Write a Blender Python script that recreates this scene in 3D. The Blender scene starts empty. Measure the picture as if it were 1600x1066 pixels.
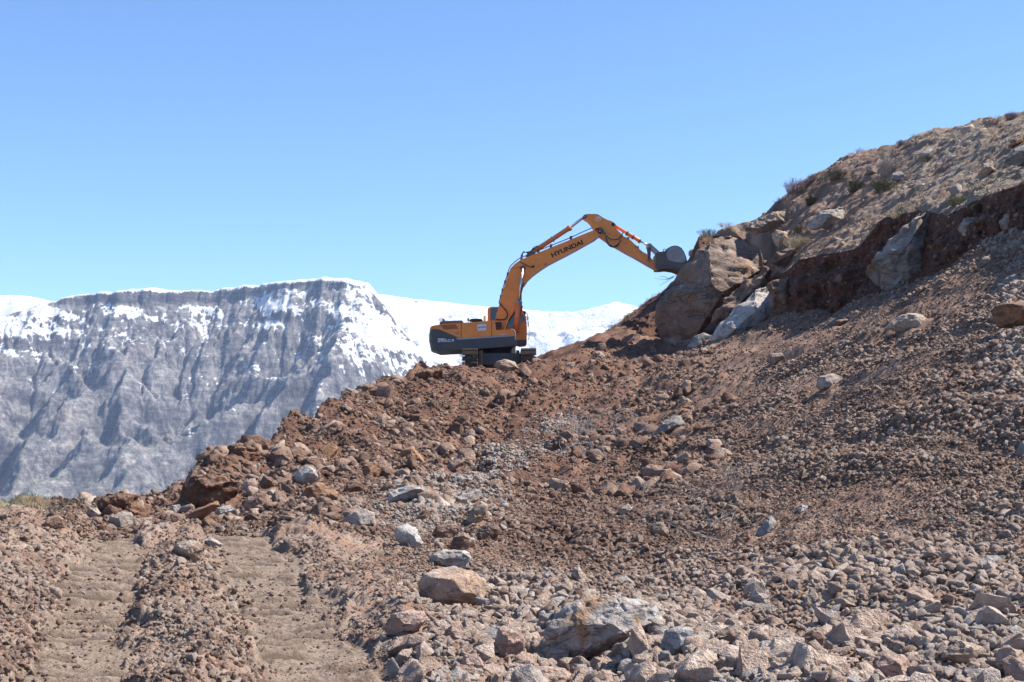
import bpy, bmesh, math, random
import numpy as np
from mathutils import Vector, Matrix

random.seed(7)
R = math.radians
C = bpy.context.scene.collection
SC = bpy.context.scene

# ------------------------------------------------------------------ camera, sky, sun, exposure
F = 2222.0            # focal length in pixels of the 1600 px wide photograph
H = 700.0             # row of the horizon (eye level)
cam = bpy.data.cameras.new('camera')
camo = bpy.data.objects.new('camera', cam)
C.objects.link(camo)
camo.location = (0, 0, 0)
camo.rotation_euler = (R(90), 0, 0)
cam.sensor_width = 36.0
cam.lens = F * 36.0 / 1600.0
cam.shift_y = (H - 533.0) / 1600.0
cam.clip_start = 0.1
cam.clip_end = 60000
SC.camera = camo

SUN_EL, SUN_AZ = R(50), R(80)          # azimuth clockwise from the view direction
world = bpy.data.worlds.new('World')
SC.world = world
world.use_nodes = True
wn = world.node_tree
wn.nodes.clear()
wo = wn.nodes.new('ShaderNodeOutputWorld')
wb = wn.nodes.new('ShaderNodeBackground')
sky = wn.nodes.new('ShaderNodeTexSky')
sky.sky_type = 'NISHITA'
sky.sun_disc = False
sky.sun_elevation = SUN_EL
sky.sun_rotation = SUN_AZ
sky.altitude = 3000
sky.air_density = 0.8
sky.dust_density = 0.0
sky.ozone_density = 2.0
wb.inputs['Strength'].default_value = 0.118
tn = wn.nodes.new('ShaderNodeMix'); tn.data_type = 'RGBA'; tn.blend_type = 'MULTIPLY'
tn.inputs[0].default_value = 1; tn.inputs[7].default_value = (.87, 1.02, 1.12, 1)
wn.links.new(sky.outputs[0], tn.inputs[6]); wn.links.new(tn.outputs[2], wb.inputs['Color'])
wn.links.new(wb.outputs[0], wo.inputs[0])

sun = bpy.data.lights.new('sun', 'SUN')
sun.energy = 5.0
sun.angle = R(0.53)
sun.color = (1.0, 0.94, 0.86)
suno = bpy.data.objects.new('sun', sun)
C.objects.link(suno)
sd = Vector((math.sin(SUN_AZ) * math.cos(SUN_EL), math.cos(SUN_AZ) * math.cos(SUN_EL), math.sin(SUN_EL)))
suno.rotation_euler = sd.to_track_quat('Z', 'Y').to_euler()
suno.location = (40, 0, 60)

SC.view_settings.view_transform = 'Standard'
SC.view_settings.look = 'None'
SC.view_settings.gamma = 1
SC.view_settings.use_curve_mapping = False
SC.view_settings.exposure = 1.08
SC.cycles.max_bounces = 5
SC.cycles.diffuse_bounces = 3
SC.cycles.volume_bounces = 0
SC.cycles.use_denoising = True

# ------------------------------------------------------------------ noise
def hash2(ix, iy, seed):
    h = (ix.astype(np.int64) * 374761393 + iy.astype(np.int64) * 668265263 + seed * 982451653) & 0xffffffff
    h = ((h ^ (h >> 13)) * 1274126177) & 0xffffffff
    h = (h ^ (h >> 16))
    return (h & 0xffffff) / float(0xffffff)

def perlin(x, y, seed=0):
    x0 = np.floor(x); y0 = np.floor(y); fx = x - x0; fy = y - y0
    u = fx * fx * fx * (fx * (fx * 6 - 15) + 10); v = fy * fy * fy * (fy * (fy * 6 - 15) + 10)
    def g(i, j):
        a = hash2(x0 + i, y0 + j, seed) * 2 * np.pi
        return np.cos(a) * (fx - i) + np.sin(a) * (fy - j)
    return ((g(0, 0) * (1 - u) + g(1, 0) * u) * (1 - v) + (g(0, 1) * (1 - u) + g(1, 1) * u) * v) * 1.5

def fbm(x, y, octv=5, seed=0, gain=.5, lac=2.03):
    s = 0; a = 1
    for i in range(octv):
        s = s + a * perlin(x, y, seed + i * 17)
        x = x * lac + 3.1; y = y * lac + 1.7; a *= gain
    return s

def worley(x, y, seed=0):
    """rounded bumps: 1 at a cell's point, 0 far from it"""
    x0 = np.floor(x); y0 = np.floor(y)
    best = np.full(x.shape, 9.0)
    for i in (-1, 0, 1):
        for j in (-1, 0, 1):
            cx = x0 + i; cy = y0 + j
            px = cx + hash2(cx, cy, seed); py = cy + hash2(cx, cy, seed + 1)
            rr = 0.45 + 0.75 * hash2(cx, cy, seed + 2)
            d = ((x - px) ** 2 + (y - py) ** 2) / (rr * rr)
            best = np.minimum(best, d)
    return np.sqrt(np.clip(1 - best, 0, 1))

def perlin3(p, seed=0):
    f = np.floor(p); t = p - f
    u = t * t * (3 - 2 * t)
    def h(i, j, k):
        return hash2(f[:, 0] + i + 57 * (f[:, 2] + k), f[:, 1] + j, seed) * 2 - 1
    def L(a, b, w): return a + (b - a) * w
    x = [[L(h(0, j, k), h(1, j, k), u[:, 0]) for j in (0, 1)] for k in (0, 1)]
    return L(L(x[0][0], x[0][1], u[:, 1]), L(x[1][0], x[1][1], u[:, 1]), u[:, 2])

def fbm3(p, octv=4, seed=0):
    s = 0; a = 1.0
    for i in range(octv):
        s = s + a * perlin3(p, seed + 13 * i); p = p * 2.07 + 5.3; a *= .5
    return s

def tab(x, t, col=1):
    a = np.array(t, float)
    return np.interp(x, a[:, 0], a[:, col])

def sstep(a, b, x):
    t = np.clip((x - a) / (b - a), 0, 1)
    return t * t * (3 - 2 * t)

# ------------------------------------------------------------------ object helpers
def tag(o, label=None, cat=None, group=None, kind=None):
    if label: o['label'] = label
    if cat: o['category'] = cat
    if group: o['group'] = group
    if kind: o['kind'] = kind
    return o

def grid_obj(name, P, mat, attrs=None, smooth=True):
    """P: rows x cols x 3"""
    ny, nx = P.shape[:2]
    me = bpy.data.meshes.new(name)
    me.vertices.add(nx * ny)
    me.vertices.foreach_set('co', P.astype(np.float32).ravel())
    i = np.arange(ny * nx, dtype=np.int32).reshape(ny, nx)
    q = np.stack([i[:-1, :-1], i[:-1, 1:], i[1:, 1:], i[1:, :-1]], -1).reshape(-1)
    nf = (nx - 1) * (ny - 1)
    me.loops.add(nf * 4)
    me.loops.foreach_set('vertex_index', q)
    me.polygons.add(nf)
    me.polygons.foreach_set('loop_start', np.arange(0, nf * 4, 4, dtype=np.int32))
    me.update(calc_edges=True)
    if smooth: me.shade_smooth()
    for k, v in (attrs or {}).items():
        a = me.attributes.new(k, 'FLOAT', 'POINT')
        a.data.foreach_set('value', v.astype(np.float32).ravel())
    me.materials.append(mat)
    o = bpy.data.objects.new(name, me)
    C.objects.link(o)
    return o

class NT:
    """small node helper"""
    def __init__(s, name):
        s.m = bpy.data.materials.new(name); s.m.use_nodes = True
        s.t = s.m.node_tree; s.b = s.t.nodes['Principled BSDF']
        s.b.inputs['Roughness'].default_value = 0.9
        s.b.inputs['Specular IOR Level'].default_value = 0.25
    def n(s, typ, **kw):
        x = s.t.nodes.new(typ)
        for k, v in kw.items(): setattr(x, k, v)
        return x
    def set(s, sock, v):
        if isinstance(v, bpy.types.NodeSocket): s.t.links.new(v, sock)
        elif v is not None:
            if sock.type == 'RGBA' and isinstance(v, (tuple, list)) and len(v) == 3: v = (*v, 1)
            sock.default_value = v
    def co(s, which='Object'):
        return s.n('ShaderNodeTexCoord').outputs[which]
    def noise(s, vec, scale, detail=6, rough=.6, dist=0, out=0):
        x = s.n('ShaderNodeTexNoise')
        s.set(x.inputs['Vector'], vec); x.inputs['Scale'].default_value = scale
        x.inputs['Detail'].default_value = detail; x.inputs['Roughness'].default_value = rough
        x.inputs['Distortion'].default_value = dist
        return x.outputs[out]
    def ramp(s, fac, stops, interp='LINEAR'):
        x = s.n('ShaderNodeValToRGB'); s.set(x.inputs[0], fac); x.color_ramp.interpolation = interp
        e = x.color_ramp.elements
        while len(e) < len(stops): e.new(.5)
        for a, (p, c) in zip(e, stops):
            a.position = p
            a.color = (*c, 1) if isinstance(c, (tuple, list)) else (c, c, c, 1)
        return x.outputs[0]
    def mix(s, fac, a, b, mode='MIX'):
        x = s.n('ShaderNodeMix', data_type='RGBA', blend_type=mode)
        s.set(x.inputs[0], fac); s.set(x.inputs[6], a); s.set(x.inputs[7], b)
        return x.outputs[2]
    def math(s, op, a, b=None, c=None, clamp=False):
        x = s.n('ShaderNodeMath', operation=op, use_clamp=clamp)
        s.set(x.inputs[0], a)
        if b is not None: s.set(x.inputs[1], b)
        if c is not None: s.set(x.inputs[2], c)
        return x.outputs[0]
    def attr(s, name, typ='GEOMETRY', out='Fac'):
        return s.n('ShaderNodeAttribute', attribute_name=name, attribute_type=typ).outputs[out]
    def mapr(s, v, a, b, c=0., d=1.):
        x = s.n('ShaderNodeMapRange', clamp=True)
        s.set(x.inputs[0], v)
        for i, q in enumerate((a, b, c, d)): s.set(x.inputs[1 + i], q)
        return x.outputs[0]
    def scale(s, vec, sc, rot=(0, 0, 0)):
        x = s.n('ShaderNodeMapping'); s.set(x.inputs[0], vec); x.inputs['Scale'].default_value = sc
        x.inputs['Rotation'].default_value = rot
        return x.outputs[0]
    def bump(s, h, dist, strength=1.0, nrm=None):
        x = s.n('ShaderNodeBump'); x.inputs['Distance'].default_value = dist
        x.inputs['Strength'].default_value = strength
        s.set(x.inputs['Height'], h)
        if nrm is not None: s.set(x.inputs['Normal'], nrm)
        return x.outputs[0]
    def done(s, col, nrm=None, rough=None, metal=None, spec=None):
        s.set(s.b.inputs['Base Color'], col)
        if nrm is not None: s.set(s.b.inputs['Normal'], nrm)
        if rough is not None: s.set(s.b.inputs['Roughness'], rough)
        if metal is not None: s.set(s.b.inputs['Metallic'], metal)
        if spec is not None: s.set(s.b.inputs['Specular IOR Level'], spec)
        return s.m

def W(px, py, Y):
    return ((px - 800.0) / F * Y, Y, (H - py) / F * Y)

# ================================================================== the mountain across the valley
def erode(z, cell, n, k, talus, w=None):
    ny, nx = z.shape
    if w is None: w = np.ones_like(z)
    D = [(-1, -1), (-1, 0), (-1, 1), (0, -1), (0, 1), (1, -1), (1, 0), (1, 1)]
    for it in range(n):
        zp = np.pad(z, 1, mode='edge')
        dif = []; tot = np.zeros_like(z) + 1e-9; smax = np.zeros_like(z)
        for dy, dx in D:
            d = z - zp[1 + dy:1 + dy + ny, 1 + dx:1 + dx + nx]
            d /= cell * (1.414 if dy and dx else 1)
            np.maximum(d, 0, out=d); smax = np.maximum(smax, d); d = d * d * d
            dif.append(d); tot += d
        w1 = np.ones_like(z)
        for (dy, dx), d in zip(D, dif):
            f = w * d / tot
            ys = slice(max(0, dy), ny + min(0, dy)); yo = slice(max(0, -dy), ny + min(0, -dy))
            xs = slice(max(0, dx), nx + min(0, dx)); xo = slice(max(0, -dx), nx + min(0, -dx))
            w1[ys, xs] += f[yo, xo]
        w = w1
        z = z - np.minimum(k * np.sqrt(w) * smax, 0.35 * smax * cell)
        lap = (zp[:-2, 1:-1] + zp[2:, 1:-1] + zp[1:-1, :-2] + zp[1:-1, 2:]) / 4 - zp[1:-1, 1:-1]
        z = z + np.clip(lap, -6, 6) * np.where(smax > talus, 0.35, 0.02)
    return z, w

def resample(a, NY, NX):
    yi = np.linspace(0, a.shape[0] - 1, NY); xi = np.linspace(0, a.shape[1] - 1, NX)
    y0 = np.clip(yi.astype(int), 0, a.shape[0] - 2); x0 = np.clip(xi.astype(int), 0, a.shape[1] - 2)
    fy = (yi - y0)[:, None]; fx = (xi - x0)[None, :]
    return ((a[y0][:, x0] * (1 - fx) + a[y0][:, x0 + 1] * fx) * (1 - fy)
            + (a[y0 + 1][:, x0] * (1 - fx) + a[y0 + 1][:, x0 + 1] * fx) * fy)

CREST = [(-400, 560), (-200, 520), (0, 494), (40, 482), (100, 463), (150, 455), (215, 446), (235, 444), (255, 449), (330, 452),
         (345, 447), (430, 436), (500, 428), (545, 430), (572, 437), (590, 462), (605, 483), (620, 505), (640, 528),
         (655, 548), (670, 563), (720, 600), (800, 650), (1000, 720)]

def mountain():
    NX, NY = 800, 600
    X = np.linspace(-2350, 650, NX); Y = np.linspace(2900, 5150, NY); cell = X[1] - X[0]
    XX, YY = np.meshgrid(X, Y)
    px = X / 4500. * F + 800
    yc = (4500 + 120 * fbm(X / 700, X * 0 + .5, 3, 5)
          - np.interp(px, [-200, 0, 150, 300, 500, 560, 640, 760, 1000], [300, 120, 0, -40, 60, 120, 60, -100, -300]))
    px = X / yc * F + 800
    zc = (H - tab(px, CREST)) / F * yc + 3 * fbm(X / 60, X * 0, 4, 12)
    d = yc[None, :] - YY
    # the rim is not a smooth line: buttresses and clefts
    d = d + (16 * fbm(XX / 70, XX * 0 + 2, 3, 61) + 7 * np.abs(fbm(XX / 22, YY * 0, 2, 62))) * (np.abs(d) < 400) * np.interp(np.abs(d), [0, 60, 400], [1, 1, 0])
    warp = 60 * fbm(XX / 260, YY / 260, 3, 9)
    floor = -330
    Ht = zc[None, :] - floor
    s = np.clip(d / 1500., 0, 1.2)
    cliff = 34 + 16 * fbm(X / 200, X * 0, 2, 3)
    cl = np.interp(px, [-200, 60, 150, 520, 575, 600, 700], [10, 25, 1, 1, .4, 10, 0])
    cl = cliff * np.interp(px, [-200, 60, 150, 330, 400, 520, 575, 600, 700], [.0, .0, .9, .85, .38, .32, .2, .1, 0])
    cap = np.interp(px, [0, 60, 150, 215, 240, 300, 340, 430, 560, 600], [0, 1, 4, 14, 17, 4, 8, 12, 20, 0])
    prof = zc[None, :] - cap[None, :] - cl[None, :] * np.clip(d / 16, 0, 1) - (Ht - cl[None, :] - cap[None, :]) * (1 - (1 - np.clip(s, 0, 1)) ** 1.35)
    back = zc[None, :] - cap[None, :] * np.exp(np.minimum(0, d) / 45.) + np.minimum(0, d + 150) * 0.25
    z = np.where(d > 0, prof, back)
    spur = fbm(XX / 330 + 0.35 * YY / 500 + warp / 400, YY / 1500, 4, 21, gain=.5)
    ridg = 1 - np.abs(fbm(XX / 420 - 0.25 * YY / 420, YY / 1300 + 4, 3, 31)) * 1.6
    amp = np.clip(d / 500, 0, 1) * np.clip((1.25 - s) * 2., 0.2, 1)
    z = z + amp * (75 * spur + 95 * (ridg - .5) + 60 * (.5 - np.abs(fbm(XX / 260 + YY / 260, YY / 700 - XX / 900, 3, 33))) + 60 * (.5 - np.abs(fbm(XX / 280 - YY / 280, YY / 700 + XX / 900, 3, 34)))) + np.clip(d / 60, 0, 1) * (14 * fbm(XX / 90, YY / 90, 5, 41)) + 2 * fbm(XX / 25, YY / 25, 2, 4)
    zh = z[::2, ::2]; fix = (d[::2, ::2] < 0); z0 = zh.copy(); w = None
    dh = np.maximum(d[::2, ::2], 0)
    for q in range(9):
        zh, w = erode(zh, cell * 2, 18, 0.13, 1.15, w)
        zh = np.maximum(zh, z0 - np.minimum(dh * 0.26, 130 + 30 * fbm(XX[::2, ::2] / 200, YY[::2, ::2] / 200, 2, 91)))
        zh = np.where(fix, z0, zh)
    zz = resample(zh, NY, NX); zz = np.where(d < 2 * cell, z, zz)
    zz = zz + np.clip(d / 60, 0, 1) * (6 * fbm(XX / 30, YY / 30, 4, 77) + 4 * np.abs(fbm(XX / 14, YY / 40, 3, 78)))
    z2, w = erode(zz, cell, 40, 0.035, 1.4, resample(w, NY, NX) * 2)
    z2 = np.maximum(z2, zz - np.minimum(np.maximum(d, 0) * 0.1, 18))
    z2 = np.where(d < 0, z, z2)
    zt = z2 + 0.10 * XX
    z2 = z2 + np.clip(d / 100, 0, 1) * np.clip(1 - s, 0, 1) * (3.5 * np.sin(zt / 13 + 1.5 * fbm(XX / 300, YY / 300, 2, 8)))
    z2 = z2 + np.clip(d / 30, 0, 1) * (2.2 * fbm(XX / 9, YY / 9, 2, 55) + 4 * sstep(-.4, .4, fbm(XX / 200, YY / 200, 2, 56)) * (1 - np.abs(fbm((XX + YY * .4) / 34, YY / 60, 4, 57)) * 2.2) + 3 * (1 - np.abs(fbm(XX / 16, YY / 30, 2, 58)) * 2))
    # where snow lies: high, not too steep, sheltered; a vertex weight that the material breaks up
    gy, gx = np.gradient(z2, Y[1] - Y[0], cell)
    slope = np.hypot(gx, gy)
    hgt = (z2 - floor) / Ht
    lap = resample(z2[::3, ::3], NY, NX) - z2
    hollow = np.clip(lap / 7.0, -1.5, 1.5)
    PX = XX / YY * F + 800
    right = np.clip(sstep(430, 640, PX) + .18 * sstep(250, 420, PX), 0, 1)
    left = sstep(170, 0, PX) * sstep(.66, .86, hgt)
    base = (hgt - 0.66) * 1.8 - .26 + right * (.72 * sstep(.22, .7, hgt)) + left * 0.42
    snow = base + 0.32 * hollow - 0.55 * np.clip(slope - 1.05, -0.5, 2) + 0.70 * fbm(XX / 120 + YY / 300, YY / 210 + z2 / 190, 4, 70) + 0.58 * fbm(XX / 30, z2 / 15, 3, 74)
    snow = snow + .55 * np.exp(-((d - 65) / 45.) ** 2) * sstep(-.3, .3, fbm(XX / 130, YY * 0, 2, 99)) + right * .16 * sstep(.2, .5, hgt) + .50 * sstep(2.2, 3.6, np.log(w + 1)) * sstep(.35, .6, hgt) + .30 * np.sin((z2 + .28 * XX) / 11 + 2 * fbm(XX / 200, YY / 200, 3, 98)) * sstep(.3, .5, hgt) + .34 * fbm(XX / 12, z2 / 8, 2, 97)
    snow = np.where(d < 3, 1.4, snow)
    snow = np.where((d > 2) & (d < 22) & (cl[None, :] > 26), snow - 1.1, snow)
    lw = np.log(w + 1)
    flat = sstep(1.5, .8, slope + .3 * fbm(XX / 90, YY / 90, 3, 86)) * sstep(.50, .28, hgt + .08 * fbm(XX / 150, YY / 150, 3, 87)) * sstep(2.2, 1.4, lw)      # grassy aprons between gullies
    scree = np.clip(sstep(2.2, 3.4, lw) + .7 * sstep(.25, .7, hollow) + .5 * sstep(1.2, .5, slope), 0, 1) * sstep(2.2, 1.5, slope)
    if 'DBG' in globals(): print('slope', np.percentile(slope[d > 20], [10, 50, 90]), 'lw', np.percentile(lw[d > 20], [10, 50, 80, 90, 97]), 'hollow', np.percentile(hollow, [50, 80, 90, 97]))
    crag = sstep(1.3, 2.2, slope + .35 * fbm(XX / 60, YY / 60, 3, 88))
    keep = slice(0, NY)
    P = np.stack([XX, YY, z2], -1)
    m = NT('mountain_rock_and_snow')
    co = m.co('Object')
    n1 = m.noise(co, .012, 8, .65); n2 = m.noise(m.scale(co, (1, 1, 2.2)), .05, 6, .7)
    rock = m.ramp(n1, [(.34, (.125, .124, .13)), (.48, (.222, .215, .212)), (.62, (.34, .328, .312))])
    rock = m.mix(m.mapr(n2, .4, .6), m.mix(1, rock, (.72, .72, .74), 'MULTIPLY'), m.mix(1, rock, (1.35, 1.32, 1.28), 'MULTIPLY'))
    stk = m.noise(m.scale(co, (1, .22, .22), (0, 0, .25)), .055, 8, .75, .8)
    rock = m.mix(m.mapr(stk, .38, .62), m.mix(1, rock, (.50, .51, .55), 'MULTIPLY'), m.mix(1, rock, (1.45, 1.42, 1.38), 'MULTIPLY'))
    bed = m.noise(m.scale(co, (.16, .16, 1.6), (0, .27, 0)), .05, 7, .7, .4)
    rock = m.mix(m.mapr(bed, .40, .60), m.mix(1, rock, (.66, .67, .70), 'MULTIPLY'), m.mix(1, rock, (1.28, 1.26, 1.22), 'MULTIPLY'))
    warm = m.noise(co, .004, 4, .6)
    rock = m.mix(m.mapr(warm, .58, .74, 0, .35), rock, (.21, .14, .11))
    rock = m.mix(m.math('MULTIPLY', m.attr('crag'), .75), rock, m.mix(1, rock, (.52, .52, .56), 'MULTIPLY'))
    grass = m.ramp(n2, [(.35, (.09, .11, .055)), (.65, (.15, .17, .095))])
    rock = m.mix(m.math('MULTIPLY', m.attr('apron'), m.mapr(n1, .38, .55)), rock, grass)
    rock = m.mix(m.math('MULTIPLY', m.attr('scree'), .8), rock, (.36, .335, .305))
    sn = m.math('ADD', m.attr('snow'), m.math('MULTIPLY', m.math('SUBTRACT', m.noise(m.scale(co, (1, 1, 2)), .055, 8, .75), .5), 2.6))
    sf = m.mapr(sn, .34, .46)
    col = m.mix(sf, rock, (.88, .90, .93))
    bmp = m.bump(m.noise(m.scale(co, (1, 1, .6)), .035, 12, .78), 26.0, 1.0)
    m.done(col, bmp, .85)
    o = grid_obj('mountain', P, m.m, {'snow': snow, 'apron': flat, 'scree': scree, 'crag': crag})
    return tag(o, kind='structure', label='rocky grey mountain with patches of snow and a long cliff band under its flat crest')
mountain()

BACK = [(-500, 440), (-300, 450), (0, 461), (45, 462), (80, 470), (160, 480), (400, 470), (585, 458), (640, 466), (700, 472), (760, 479),
        (800, 482), (850, 486), (900, 487), (930, 480), (965, 471), (985, 476), (1010, 485), (1200, 480), (1500, 470)]

def snow_range():
    NX, NY = 420, 200
    X = np.linspace(-5200, 2700, NX); Y = np.linspace(5600, 8400, NY)
    XX, YY = np.meshgrid(X, Y)
    yc = 7600 + 200 * fbm(X / 1500, X * 0, 2, 3)
    px = X / yc * F + 800
    zc = (H - tab(px, BACK)) / F * yc
    d = yc[None, :] - YY
    z = np.where(d > 0, zc[None, :] - (zc[None, :] + 330) * np.clip(d / 1800, 0, 1) ** 0.9, zc[None, :] + d * .3)
    amp = np.clip(d / 260, 0.02, 1)
    ridg = 1 - np.abs(fbm(XX / 600 + .2 * YY / 500, YY / 1500, 4, 131)) * 1.5
    z = z + amp * (95 * (ridg - .6) + 40 * fbm(XX / 240, YY / 300, 4, 141) + 6 * fbm(XX / 60, YY / 60, 3, 142))
    h = (z + 330) / (zc[None, :] + 330)
    gy, gx = np.gradient(z, Y[1] - Y[0], X[1] - X[0])
    rocky = 0.9 * (0.74 - h) + 0.55 * fbm(XX / 150 + YY / 400, z / 110, 4, 150) + .35 * (np.hypot(gx, gy) - .6)
    m = NT('far_snow')
    co = m.co('Object')
    n = m.noise(co, .02, 7, .7)
    v = m.math('ADD', m.attr('rocky'), m.math('MULTIPLY', m.math('SUBTRACT', n, .5), 1.2))
    f = m.mapr(v, .20, .40)
    m.done(m.mix(f, (.76, .78, .82), (.22, .22, .25)), m.bump(m.noise(co, .012, 9, .68), 30, 1), .8)
    o = grid_obj('snow_range', np.stack([XX, YY, z], -1), m.m, {'rocky': rocky})
    tag(o, kind='structure', label='white snow covered range far behind the rocky mountain')
snow_range()

def valley():
    NX = 60
    g = np.linspace(-11800, 11800, NX)
    XX, YY = np.meshgrid(g, g)
    z = -352 + 6 * fbm(XX / 900, YY / 900, 3, 4)
    m = NT('valley_ground')
    co = m.co('Object')
    m.done(m.ramp(m.noise(co, .004, 8, .65), [(.35, (.10, .095, .065)), (.6, (.19, .165, .13))]))
    tag(grid_obj('valley_floor', np.stack([XX, YY, z], -1), m.m), kind='structure')
valley()

# ================================================================== near terrain
# the ground the camera stands on: heights interpolated through surveyed points (column, row, distance)
GP = [(-500, 1066, 9.8), (0, 1066, 9.6), (300, 1066, 9.9), (600, 1066, 10), (900, 1066, 10), (1200, 1066, 9.8), (1600, 1066, 9.4), (2000, 1066, 8.9),
      (800, 1250, 6.6), (200, 1250, 6.5), (1400, 1250, 6.2), (-300, 900, 14),
      (40, 900, 14), (150, 950, 13.4), (430, 950, 13.4), (280, 900, 15.0), (150, 845, 19), (390, 850, 18.2), (0, 822, 19.5), (-300, 835, 18),
      (280, 822, 21.2), (420, 815, 20.5), (560, 800, 22.5), (560, 880, 16.3), (600, 960, 13),
      (150, 808, 22), (270, 785, 24.5), (360, 735, 28), (430, 700, 31), (500, 660, 37), (600, 603, 47), (650, 588, 53), (700, 580, 57),
      (500, 740, 27.5), (600, 700, 33), (600, 760, 26.5), (650, 820, 21.5), (690, 900, 16.5), (700, 985, 12.7),
      (720, 620, 49), (720, 700, 37), (700, 760, 29), (850, 568, 60), (835, 583, 58), (900, 552, 61), (940, 535, 64), (980, 545, 62),
      (740, 581, 59), (740, 580, 66), (800, 581, 59), (800, 580, 66), (830, 582, 62), (690, 584, 60), (770, 584, 57),
      (800, 640, 47), (800, 740, 31), (850, 840, 20.5), (850, 960, 13.5),
      (900, 600, 54), (900, 660, 44), (900, 720, 34), (900, 800, 24.5), (950, 900, 16.5),
      (1050, 562, 58.5), (1050, 600, 49), (1050, 680, 37), (1050, 760, 27), (1050, 860, 18.5), (1050, 970, 13),
      (1130, 530, 57), (1210, 500, 54),
      (1250, 497, 51), (1250, 545, 42), (1250, 620, 31), (1250, 700, 24.5), (1250, 800, 18.3), (1250, 900, 14.3), (1250, 1000, 11.5),
      (1310, 492, 49), (1370, 462, 47), (1440, 447, 42), (1450, 520, 31), (1450, 600, 25), (1450, 700, 20.2), (1450, 800, 16.3), (1450, 900, 13.4),
      (1500, 428, 38.5), (1555, 390, 36), (1600, 368, 34), (1600, 450, 29), (1600, 540, 24.5), (1600, 640, 20.8), (1600, 760, 16.6), (1600, 880, 13),
      (2500, 620, 17), (2500, 900, 11), (3100, 900, 9.5), (1850, 400, 29), (1850, 600, 20.5), (1850, 800, 14.5)]

class TPS:
    def __init__(s, P, lam=0.0):
        P = np.array(P, float); s.c = P[:, :2] / 10.0; n = len(P)
        d2 = ((s.c[:, None] - s.c[None]) ** 2).sum(-1)
        K = 0.5 * d2 * np.log(d2 + 1e-12) + lam * np.eye(n)
        A = np.zeros((n + 3, n + 3)); A[:n, :n] = K
        A[:n, n] = 1; A[:n, n + 1:] = s.c; A[n, :n] = 1; A[n + 1:, :n] = s.c.T
        b = np.zeros(n + 3); b[:n] = P[:, 2]
        s.w = np.linalg.solve(A, b)
    def __call__(s, x, y):
        x = np.asarray(x, float) / 10; y = np.asarray(y, float) / 10
        r = s.w[-3] + s.w[-2] * x + s.w[-1] * y
        for (cx, cy), w in zip(s.c, s.w):
            d2 = (x - cx) ** 2 + (y - cy) ** 2
            r = r + w * 0.5 * d2 * np.log(d2 + 1e-12)
        return r

tps_g = TPS([W(*p) for p in GP][:] and [(W(*p)[0], W(*p)[1], W(*p)[2]) for p in GP], 0.004)
YC = [(-700, 18), (-200, 18.5), (0, 19.8), (60, 20.8), (150, 22.5), (270, 25), (360, 29), (430, 32), (500, 38), (600, 48), (650, 54), (690, 61),
      (720, 68), (850, 69), (930, 67), (960, 70), (2200, 72)]
# ruts: centre lines (X, Y), half width
RUT = [[(-2.6, 7), (-3.02, 10), (-3.92, 13.4), (-4.55, 16), (-5.5, 19.5), (-6.6, 23)],
       [(-0.9, 7), (-1.28, 10), (-2.05, 13.0), (-2.75, 15.5), (-3.8, 19.5), (-4.7, 23)]]

def rut_d(X, Y):
    out = []
    for c in RUT:
        a = np.array(c)
        out.append(X - np.interp(Y, a[:, 1], a[:, 0]) + 0.07 * perlin(Y / 1.3, Y * 0, 5))
    return out

def roadw(X, Y):
    """1 where the machine has driven and compacted the ground"""
    d1, d2 = rut_d(X, Y)
    e = 0.23 * fbm(X / .45, Y / .6, 5, 14)
    w = np.maximum(sstep(.50, .36, np.abs(d1) + e), sstep(.57, .40, np.abs(d2 - .04) + e))
    return w * sstep(21.5, 19.5, Y)

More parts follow.
